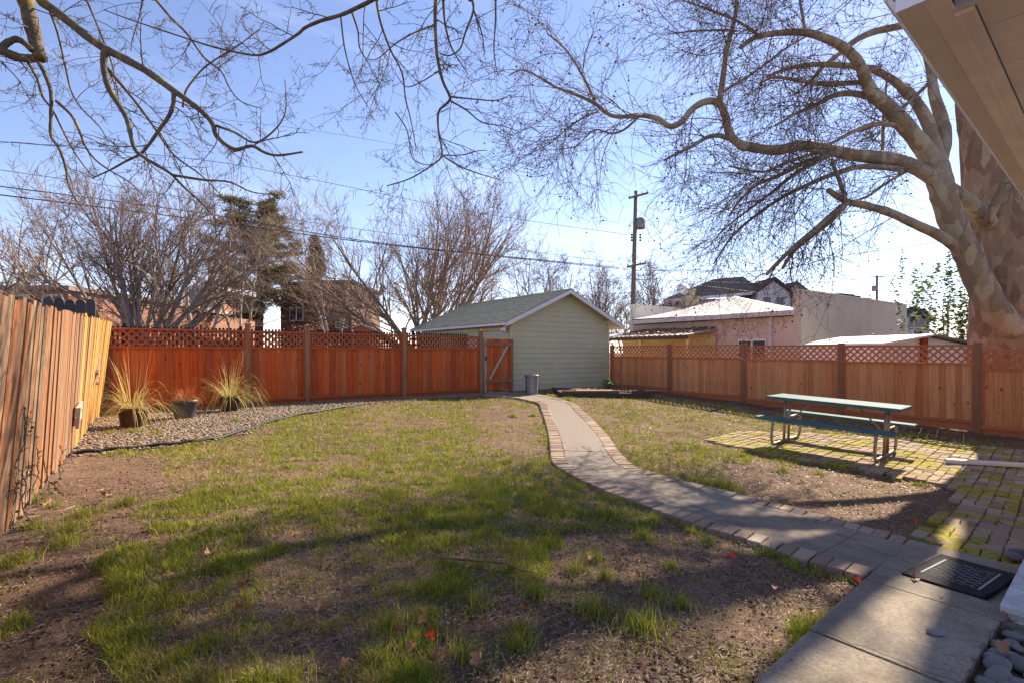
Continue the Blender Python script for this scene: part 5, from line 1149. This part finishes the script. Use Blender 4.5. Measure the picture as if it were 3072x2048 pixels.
T([(615, 300), (610, 400), (640, 520), (700, 620), (745, 700), (770, 800), (800, 890), (900, 960), (1000, 1020), (1080, 1100), (1180, 1190), (1280, 1300)], y1, 5.05, 5.0, 9.5, 2, 10); T([(1010, 1030), (1200, 1060), (1350, 1072), (1480, 1130), (1640, 1150)], y1, 5.0, 5.1, 4, 1.3)
T([(1020, 540), (1020, 610), (990, 690), (940, 760), (870, 860), (820, 910), (740, 950), (650, 1000), (540, 1050)], y1, 5.1, 5.1, 7, 2); T([(1270, 740), (1380, 780), (1500, 840), (1620, 760), (1680, 650), (1675, 470)], y1, 5.15, 5.2, 4, 1.2)
T([(145, -60), (150, 0), (180, 120), (210, 250), (240, 350)], y1, 5.2, 5.1, 21, 17, 12); T([(-120, 270), (0, 295), (60, 322), (130, 342), (215, 345)], y1, 4.9, 5.1, 14, 12); T([(0, 300), (40, 255), (100, 232), (150, 260), (190, 300)], y1, 4.95, 5.05, 9, 9)
T([(220, 355), (270, 450), (300, 550), (300, 680), (300, 800), (350, 880), (390, 1000), (400, 1080), (450, 1180), (560, 1330)], y1, 5.1, 5.0, 6, 1.8); T([(330, 595), (420, 680), (470, 780), (500, 860), (560, 940), (640, 1000), (770, 1080), (860, 1170)], y1, 5.1, 5.0, 4.5, 1.4); T([(165, 365), (220, 470), (250, 570), (310, 650), (380, 790), (440, 900), (520, 1010), (560, 1040)], y1, 5.1, 5.2, 4, 1.4)
T([(500, -20), (560, 120), (600, 220), (650, 350), (680, 480), (700, 600)], y1, 5.4, 5.3, 3.2, 1.4); T([(620, 390), (780, 580), (900, 740), (1020, 910), (1180, 1030), (1300, 1150)], y1, 5.2, 5.1, 5, 1.4); T([(290, 60), (340, 200), (390, 420), (420, 540), (480, 640), (580, 740), (640, 840)], y1, 5.3, 5.2, 3.6, 1.2)
T([(900, -20), (1000, 100), (1100, 200), (1200, 340), (1300, 420), (1350, 520), (1420, 600), (1540, 640)], y1, 5.5, 5.3, 4, 1.3); T([(840, -20), (820, 100), (780, 230), (770, 300)], y1, 5.4, 5.3, 2.5, 1.2); T([(1075, 630), (1090, 545), (1130, 480), (1200, 400), (1300, 330), (1400, 270), (1530, 170)], y1, 5.2, 5.4, 3.5, 1.4)
T([(460, -30), (430, 0), (330, 50), (240, 90), (120, 125), (30, 165), (-10, 200), (-110, 265), (-190, 310), (-280, 325), (-500, 280), (-720, 210), (-990, 120), (-1150, 60)], y2, 5.0, 5.4, 6.5, 1.6); T([(800, -30), (795, 100), (800, 250), (810, 350), (840, 480), (882, 570), (868, 605), (815, 660), (815, 780), (835, 910), (780, 970), (650, 1050), (510, 1095)], y2, 4.9, 4.9, 6, 1.6)
T([(835, 915), (940, 980), (1060, 1025), (1180, 1060)], y2, 4.9, 4.9, 2.6, 1.2); T([(835, 915), (960, 912), (1040, 890), (1100, 885)], y2, 4.9, 5, 2.2, 1.1); T([(445, -30), (470, 120), (530, 290), (600, 430), (620, 580), (650, 700), (680, 860)], y2, 5.0, 4.9, 4, 1.3); T([(840, -30), (850, 120), (870, 220), (900, 300), (950, 380), (990, 440)], y2, 5.1, 5.1, 4, 1.2)
T([(1000, -30), (1020, 60), (970, 200), (940, 290), (870, 330), (800, 300)], y2, 5.1, 5.0, 4, 1.4); T([(1150, -30), (1150, 120), (1140, 280), (1150, 380), (1165, 450)], y2, 5.3, 5.2, 3, 1); T([(1020, 60), (1070, 200), (1085, 320)], y2, 5.1, 5.2, 3, 1.2); T([(882, 570), (1000, 582), (1150, 592), (1240, 560)], y2, 4.9, 5, 3, 1); T([(880, 592), (980, 650), (1070, 720), (1200, 745), (1300, 782)], y2, 4.9, 5, 2.8, 1)
T([(300, 60), (340, 180), (350, 280), (400, 370), (460, 490)], y2, 5.1, 5.1, 3, 1); T([(240, 100), (260, 270), (300, 430), (340, 530), (400, 630)], y2, 5.1, 5, 2.6, 1); T([(790, 150), (680, 190), (560, 260), (450, 350), (380, 340)], y2, 4.9, 5, 2.6, 1); T([(815, 420), (700, 490), (620, 510), (560, 430)], y2, 4.9, 5, 2.2, 1); T([(560, 660), (630, 770), (660, 930), (740, 970), (780, 965)], y2, 4.95, 4.9, 1.8, 1.4)
for (px, Y) in ((1119, 5.0), (1308, 4.9), (1130, 5.0), (1330, 5.1), (1410, 5.1), (1487, 5.3), (460, 5.5), (428, 5.4), (255, 5.4)):   # joins to the hidden limb above the frame
    a = P(px, -12, Y); xx = a.x + random.uniform(-.3, .1); t = min(1, max(0, (xx + 4.4) / 5.6)); W([(xx - .15, 5.0 + (Y - 5) * .4, 6.2 + .45 * math.sin(t * 3), .03), ((xx + a.x) / 2, (5.0 + Y) / 2, (6.4 + a.z) / 2 + .1, .024), (a.x, a.y, a.z - .05, .018)], 8)
LOC = dict(seg=[7, 4, 2], wob=[.14, .2, .2], trop=[-.01, .0, .0], kids=[8, 4], start=[.1, .1], ang=[(.5, 1.2), (.7, 1.4)], len=[(.2, .5), (.15, .35)], rad=[(.6, .8), (.6, .8)], taper=[.4, .5, .7], rmin=.0022)
S = []; rg = random.Random(99)
for q in lim2:
    for i in range(1, len(q)):
        a, b = Vector(q[i - 1][:3]), Vector(q[i][:3]); r = q[i][3]; ln = (b - a).length
        nk = ln * (4.2 if r < .018 else 2.2); nk = int(nk) + (rg.random() < nk % 1)
        for k in range(nk):
            t = (b - a).normalized(); o = t.orthogonal(); o.rotate(Matrix.Rotation(rg.uniform(0, 6.283), 3, t)); an = rg.uniform(.5, 1.2)
            grow(S, a.lerp(b, rg.random()), t * math.cos(an) + o * math.sin(an), rg.uniform(.25, .85), min(.0075, max(.003, r * .5)), 0, LOC, rg)
print('locust segs', len(S)); link('twigs', segmesh('twigs', S, M_loctw, 3), LT, kind='stuff'); ST = ST_save
# ------------------------------------------------------------------ lawn, thatch, soil crumbs
def GP(pts): return [tuple(G(*p)[:2]) for p in pts]
ribpoly = [tuple(p) for p in LE] + [tuple(p) for p in RE[::-1]]
pe = lambda e: pA[1] + (pB[1] - pA[1]) * (e - pA[0]) / (pB[0] - pA[0]) - .01
wk = [hxy(e_top, pe(e_top)), hxy(e_top, p_in + .3), hxy(e_j1, p_in + .3), hxy(e_j1, p_in + .9), hxy(e_j2 - 2.4, p_in + .9), hxy(e_j2 - 2.4, pe(e_j2 - 2.4))]
BED = [xy(u, v) for u, v in ()]
bedloc = Vector(bed.location); ba = bed.rotation_euler[2]
BEDP = [(bedloc.x + math.cos(ba) * x - math.sin(ba) * y, bedloc.y + math.sin(ba) * x + math.cos(ba) * y) for x, y in ((-.1, -.12), (W_bed + .1, -.12), (W_bed + .1, 3), (-.1, 3))]
BARE = [(GP([(1690,1600),(2100,1590),(2592,1752),(2286,2047),(2200,2300),(1350,2300),(1330,1900),(1500,1720)]), .1), (GP([(-300,2300),(0,1590),(150,1400),(215,1366),(420,1362),(520,1420),(450,1520),(300,1700),(250,2300)]), .12),
        (GP([(2250,1375),(2560,1412),(2816,1462),(2885,1478),(2735,1622),(2577,1580),(2400,1530),(2240,1490),(2180,1440)]), .1), (GP([(1450,1215),(1600,1225),(1640,1330),(1560,1380),(1440,1330)]), .55), (GP([(900,1650),(1150,1600),(1350,1850),(1000,2040),(800,1900)]), .5)]
def density(x, y):
    u, v = x * UX + y * UY, -x * UY + y * UX
    n = fbm(x, y, .9, 31, 3); m = fbm(x, y, 3.4, 37, 3)
    d = np.clip((n - .3) * 1.7 + (m - .45) * 2.0 + .72, .15, 1)
    d = d * np.clip((fbm(x, y, 8.5, 43, 2) - .24) * 3.2, .15, 1.25)
    soft = np.zeros_like(d) + 1.0
    jx = x + (fbm(x, y, 2.2, 51) - .5) * .7; jy = y + (fbm(x, y, 2.2, 57) - .5) * .7
    for poly, f in BARE: soft = np.where(inpoly(jx, jy, poly), np.minimum(soft, f * (.3 + 2.2 * np.clip(m - .42, 0, 1))), soft)
    d = d * soft
    d = d * np.clip((UR - .9 - u) / .8, .06, 1) * np.clip((12.6 - v) / .5, 0, 1)
    for poly in (GRAV, BEDP): d = np.where(inpoly(x, y, poly), .015, d)
    d = np.where(inpoly(x, y, PATX), .05 * (m > .52), d)
    for poly in (ribpoly, wk): d = np.where(inpoly(x, y, poly), 0, d)
    d = np.where((u < UL + .25), d * .15, d); d = np.where((u < UL + .02) | (u > UR) | (v > 12.55), 0, d)
    return d
def sample(n, dmax, power):
    """ground points inside the view wedge, thinned with distance"""
    r = 1.05 * (dmax / 1.05) ** RNG.random(n) if power == 2 else RNG.uniform(1.2, dmax, n)
    a = RNG.uniform(R(-57), R(57), n); return r * np.sin(a), r * np.cos(a), r
def gzv(x, y):
    u, v = x * UX + y * UY, -x * UY + y * UX
    return gz(u, v) + (fbm(x, y, 1.1, 3) - .5) * .03 - .014
GREEN = np.array([(.22, .26, .03), (.31, .32, .035), (.43, .4, .055), (.13, .18, .026)]); STRAW = np.array([(.54, .4, .19), (.42, .3, .14), (.6, .48, .25), (.32, .22, .11)])
def blades(name, x, y, h, w, lean, green, label, cat, kindd='stuff', parent=None):
    k = len(x); z = gzv(x, y); a = RNG.uniform(0, 6.283, k); dx, dy = np.cos(a), np.sin(a); sx, sy = -dy, dx; b = RNG.uniform(0, 6.283, k)
    sx, sy = np.cos(b), np.sin(b)
    l1, l2 = lean * .35 * h, lean * h; hz = np.sqrt(np.maximum(.02, 1 - np.minimum(lean, .98) ** 2)) * h
    V = np.zeros((k, 5, 3)); w = w[:, None] if np.ndim(w) else w
    S_ = np.stack([sx, sy, np.zeros(k)], 1); B = np.stack([x, y, z], 1); M_ = B + np.stack([dx * l1, dy * l1, hz * .6], 1); T_ = B + np.stack([dx * l2, dy * l2, hz], 1)
    V[:, 0] = B - S_ * w; V[:, 1] = B + S_ * w; V[:, 2] = M_ + S_ * w * .8; V[:, 3] = M_ - S_ * w * .8; V[:, 4] = T_
    far = np.hypot(x, y) > 4.2; V[far, 2] = V[far, 4]; o = (np.arange(k) * 5)[:, None]; Q_ = (o + np.array([[0, 1, 2, 3]]))[~far]; Tt = np.concatenate([(o + np.array([[3, 2, 4]]))[~far], (o + np.array([[0, 1, 4]]))[far]])
    c = np.where(green[:, None], GREEN[RNG.integers(0, 4, k)], STRAW[RNG.integers(0, 4, k)]) * RNG.uniform(.75, 1.3, (k, 1))
    me = mesh_np(name, V.reshape(-1, 3), [Q_, Tt], M_blade, False, np.repeat(c, 5, 0)); return link(name, me, parent, label=label, cat=cat, kind=kindd)
x, y, r = sample(1330000, 19, 2); d = density(x, y); k = RNG.random(len(x)) < d; x, y, r, d = x[k], y[k], r[k], d[k]
lush = fbm(x, y, .8, 61, 3) * .45 + fbm(x, y, 5.5, 67, 2) * .55
gr = RNG.random(len(x)) < np.clip((lush - .3) * 4.0, .2, .93)
h = .8 * (.022 + .05 * np.clip(lush, 0, 1) * RNG.uniform(.5, 1.5, len(x))) * np.where(gr, 1, .8) * (.75 + .5 * d); h *= np.where(RNG.random(len(x)) < .06, 1.7, 1)
wd2 = .0015 * np.maximum(1, r / 2.6) ** .95 * RNG.uniform(.7, 1.4, len(x)); lean = np.clip(np.where(gr, RNG.normal(.62, .25, len(x)), RNG.normal(.8, .18, len(x))), .05, .98)
print('blades', len(x))
blades('lawn', x, y, h, wd2, lean, gr, 'patchy winter lawn of green and straw-coloured grass', 'lawn')
# flat dry thatch and leaf crumbs lying on soil and lawn
x, y, r = sample(190000, 16, 2); d = density(x, y); u_, v_2 = x * UX + y * UY, -x * UY + y * UX; onhard = inpoly(x, y, ribpoly) | inpoly(x, y, wk)
k = (~onhard) & (u_ > UL + .03) & (u_ < UR) & (v_2 < 12.5) & (RNG.random(len(x)) < np.clip(.25 + fbm(x, y, 2.6, 71) * .9 - .3 * (r > 8), .1, .9)) & ~(inpoly(x, y, PATX) & (RNG.random(len(x)) < .75))
x, y, r = x[k], y[k], r[k]; n = len(x); TVt = np.array([(-.5, -.5, 0), (.5, -.4, 0), (.55, .4, .1), (-.5, .5, 0)])
col = np.array([(.3, .22, .15), (.4, .31, .22), (.2, .13, .09), (.46, .38, .28), (.13, .085, .06)])[RNG.integers(0, 5, n)] * RNG.uniform(.7, 1.2, (n, 1)); s = np.maximum(1, r / 3.2) ** .8
sc = np.stack([RNG.uniform(.006, .03, n) * s, RNG.uniform(.0012, .0045, n) * s, RNG.uniform(.004, .02, n) * s], 1)
link('dry_thatch', scatter('dry_thatch', TVt, np.array([(0, 1, 2, 3)]), np.stack([x, y, gzv(x, y) + RNG.uniform(.006, .022, n)], 1), RNG.uniform(0, 6.3, n), sc, M_blade, tilt=RNG.normal(0, .35, n), col=col), kind='stuff', label='dry grass clippings and leaf crumbs strewn over soil and lawn', cat='litter')
# soil crumbs on the bare ground
x, y, r = sample(90000, 11, 2); d = density(x, y); k = (d < .16) & ~inpoly(x, y, GRAV) & ~inpoly(x, y, ribpoly) & ~inpoly(x, y, wk) & ~inpoly(x, y, PATX) & ~inpoly(x, y, BEDP); k &= RNG.random(len(x)) < np.clip(fbm(x, y, 3, 81) * 1.6 - .35, .03, 1); x, y, r = x[k], y[k], r[k]; n = len(x)
s = np.minimum(.013, RNG.gamma(1.6, .0024, n) * np.maximum(1, r / 4) ** .5 + .0015); print('crumbs', n)
link('soil_crumbs', scatter('soil_crumbs', OCT[0] * (1 + RNG.uniform(-.25, .25, (6, 1))), OCT[1], np.stack([x, y, gzv(x, y) + s * .3 + .003], 1), RNG.uniform(0, 6.3, n), np.stack([s * 1.2, s, s * .75], 1), M_soil), kind='stuff', label='loose crumbs of dug brown soil on the bare patches', cat='soil')
# moss and weeds in the patio joints come from the sparse lawn above; distinct tufts follow
z5 = lambda a, b: (1500 + a * .425, 1250 + b * .425); z4 = lambda a, b: (600 + a / 2.138, 1350 + b / 2.138); r7 = lambda a, b: (a / 3.92, 1200 + b / 3.92)
TUFT = [(z5(660, 1000), 1), (z5(530, 1070), 1), (z5(735, 1120), 1), (z5(1065, 1250), 1.2), (z5(1290, 1330), .9), (z5(1000, 1480), 1.9), (z5(1345, 815), .7), (z5(1470, 885), .9), (z5(1000, 845), 1.3), (z5(90, 1080), 1.2), (z5(260, 1230), 1.1), (z5(640, 1360), 1.8), (z5(160, 1510), .8), (z5(1210, 1050), .6),
  (z4(1700, 1330), 1.5), (z4(2030, 1255), 1.1), (z4(1390, 1250), 1.4), (z4(1140, 1330), 1.2), (z4(1770, 990), 1.2), (z4(2170, 920), 1.0), (z4(1440, 900), 1.2), (z4(570, 1460), 1.1), (z4(1210, 1120), 1.7),
  (r7(360, 1190), 1.4), (r7(640, 1235), .7), (r7(1000, 1340), 1.6), (r7(430, 1490), 1.3), (r7(850, 1500), 1.7), (r7(1500, 1200), 1.4), (r7(1430, 620), 1.2), ((80, 1675), .9), ((30, 1690), .8), ((200, 1625), 1.3), ((400, 1296), 1.4), ((470, 1302), 1.4), ((330, 1300), 1.1), ((705, 1262), 1.0), ((350, 1240), .8), ((1540, 1248), 1.3), ((1600, 1246), 1.2), ((1705, 1200), 1.0), ((2150, 1455), 1.7), ((2185, 1460), 1.6), ((2120, 1450), 1.2), ((2350, 1410), 1.2), ((2460, 1420), .8), ((2230, 1368), .7), ((590, 1325), 1.0)]
tv = []
tx, ty, th, tw_, tl = [], [], [], [], []
for i, ((px, py), s) in enumerate(TUFT):
    c = G(px, py); dist = math.hypot(c.x, c.y); n = int(190 * s); a = RNG.uniform(0, 6.283, n); rr = np.abs(RNG.normal(0, .05 * s, n)); tx.append(c.x + np.cos(a) * rr); ty.append(c.y + np.sin(a) * rr)
    th.append(RNG.uniform(.04, .105, n) * s ** .4); tw_.append(.0013 * max(1, dist / 3) ** .9 * RNG.uniform(.8, 1.3, n)); tl.append(np.clip(RNG.normal(.55, .25, n), .05, .95))
tx, ty, th, tw_, tl = (np.concatenate(q) for q in (tx, ty, th, tw_, tl))
blades('grass_tufts', tx, ty, th, tw_, tl, RNG.random(len(tx)) < .93, 'bright green grass tufts on the bare soil and thin lawn', 'grass')

# ------------------------------------------------------------------ fallen leaves, twig
def leafmesh(k, m):
    rr = random.Random(k); pts = []; n = 20
    for i in range(n):
        a = 2 * math.pi * i / n; lobes = .62 + .38 * abs(math.cos(2.5 * a)) ** 1.5; r = .5 * lobes * (1 + rr.uniform(-.08, .08)); pts.append((r * math.cos(a), r * math.sin(a)))
    cu, fo = rr.uniform(1.6, 3.4), rr.uniform(-.6, 1.8); f = lambda x, y: cu * y * y + fo * .5 * x * x + .1 * math.sin(7 * x + k) * y
    mb = MB(); vs = [(0, 0, 0)] + [(x * .5, y * .5, f(x * .5, y * .5)) for x, y in pts] + [(x, y, f(x, y)) for x, y in pts]
    fs = [(0, 1 + i, 1 + (i + 1) % n) for i in range(n)] + [(1 + i, 1 + n + i, 1 + n + (i + 1) % n, 1 + (i + 1) % n) for i in range(n)]
    mb.add(vs, fs); mb.tube([(-.3, 0, fo * .05), (-.8, .05, .12)], .012, 4); return mb.mesh('leaf', m, True)
LM = [leafmesh(k, M_leaf) for k in range(6)]; LR = [leafmesh(k + 9, M_leafred) for k in range(2)]
LEAVES = [(z4(45, 550), .11, 0, 'dry leaf at the left of the shaded lawn'), (z4(70, 715), .15, 0, 'broad crumpled leaf at the left of the shaded lawn'), (z4(270, 920), .1, 0, 'small brown leaf in the lawn left of the long pale leaf, upper of two'), (z4(260, 1070), .13, 0, 'small brown leaf in the lawn left of the long pale leaf, lower of two'), (z4(790, 1090), .17, 0, 'long pale folded leaf lying in the near lawn'), (z4(1330, 585), .1, 0, 'lone tan leaf in the middle of the dark shaded lawn band'), (z4(2240, 325), .12, 1, 'dark red leaf at the lawn edge left of the path bend'), (z4(2255, 430), .1, 0, 'brown leaf just below the dark red leaf by the path bend'), (z4(2190, 350), .08, 0, 'small brown leaf just left of the dark red leaf by the path bend'), (z4(1700, 785), .09, 0, 'small tan leaf just below the long fallen twig'), (z4(2070, 1080), .12, 0, 'upright brown leaf on the near bare soil'), (z4(1430, 1165), .13, 0, 'broad tan leaf directly above the orange pair in the near lawn'), (z4(1275, 1220), .1, 0, 'tan leaf just left of the orange pair in the near lawn'), (z4(1480, 1220), .09, 1, 'small orange leaf, upper of the orange pair in the near lawn'), (z4(1475, 1275), .09, 1, 'small orange leaf, lower of the orange pair in the near lawn'), (z4(1360, 1335), .1, 0, 'pale leaf below and left of the orange pair'), (z4(1490, 1425), .13, 0, 'crumpled leaf straight below the orange pair at the bottom edge'), (z4(1790, 1410), .14, 0, 'ragged tan leaf at the bottom edge, farthest right of the near cluster'), (z4(930, 1440), .09, 0, 'small brown leaf at the bottom edge, left of the near cluster'), (z4(1530, 690), .1, 0, 'brown leaf at the left tip of the long fallen twig'),
  (z5(1635, 1045), .11, 1, 'bright orange leaf standing on the bare soil before the path'), (z5(630, 1045), .12, 0, 'pale curled leaf between green tufts on the bare soil'), (z5(1490, 800), .09, 0, 'brown leaf leaning on the brick border of the path'), (z5(1935, 1265), .09, 0, 'curled tan leaf on the bare soil near the walkway'), (z5(1310, 825), .07, 0, 'small tan leaf beside a green tuft under the path border'), (z5(2015, 630), .09, 0, 'brown leaf on the soil just above the brick path border'), (z5(2180, 610), .1, 0, 'upright pale leaf on the dark soil right of the path'), (z5(1640, 350), .16, 0, 'large brown leaf in the sunny grass beyond the path'), (r7(590, 1280), .14, 0, 'tan leaf on the soil by the foot of the old fence'), (r7(1210, 1180), .17, 0, 'big brown leaf on the dirt left of the lawn'), (r7(620, 1055), .1, 0, 'small tan leaf on the dirt close to the old fence boards'), (r7(1350, 445), .1, 0, 'brown leaf on the soil just before the gravel bed'), (r7(1085, 465), .1, 0, 'orange-brown leaf on the gravel by the old fence'), ((2749, 1579), .1, 1, 'red leaf on the soil beside the patio corner'), ((2735, 1568), .1, 0, 'yellowish leaf just left of the red leaf by the patio corner'), ((2570, 1768), .1, 1, 'red leaf at the joint between path and walkway'), ((2742, 1757), .13, 0, 'curled tan leaf against the door mat corner'), ((2826, 1822), .05, 0, 'tiny brown leaf on the walkway joint'), ((3026, 1893), .13, 0, 'big tan leaf leaning on the porch step'), ((3002, 1975), .13, 0, 'big ragged leaf on the grey pebbles'), ((2600, 1430), .1, 0, 'pale leaf at the shaded front edge of the patio'), ((60, 1575), .1, 0, 'brown leaf at the left edge, upper of two by the fence foot'), ((80, 1660), .1, 0, 'brown leaf at the left edge, lower of two by the fence foot')]
for i, ((px, py), s, red, lab) in enumerate(LEAVES):
    q = G(px, py); hard = inpoly(np.array([q.x]), np.array([q.y]), wk)[0] or inpoly(np.array([q.x]), np.array([q.y]), ribpoly)[0]
    link('fallen_leaf', random.choice(LR if red else LM), loc=(q.x, q.y, q.z + (.05 if hard else .045)), rot=(random.gauss(0, .5), random.gauss(0, .45), random.uniform(0, 6.3)), scale=(s * .48, s * .42, s * .5), label=lab, cat='leaf', group='fallen leaves')
tw = [G(*z4(a, b)) for a, b in ((1500, 715), (1620, 728), (1760, 740), (1960, 758), (2050, 800), (2150, 820))]
MB().tube([tuple(p + Vector((0, 0, .03))) for p in tw], [.004, .006, .007, .006, .005, .003], 6).obj('fallen_twig', M_syctw, smooth_=True, label='long thin fallen twig lying across the near lawn', cat='twig')
for k, pts in enumerate((((480, 1380), (600, 1345), (745, 1320), (880, 1270)), ((180, 1470), (310, 1410), (480, 1385)), ((650, 945), (720, 1010), (860, 1090)))):
    q = [G(*r7(a, b)) for a, b in pts]; MB().tube([tuple(p + Vector((0, 0, .02))) for p in q], .004, 5).obj('fallen_twig', M_tantw, smooth_=True, label=('pale twig on the dirt, nearest the lawn', 'pale twig on the dirt, nearest the corner of the old fence', 'pale twig on the dirt, farthest back by the old fence')[k], cat='twig', group='fallen twigs')
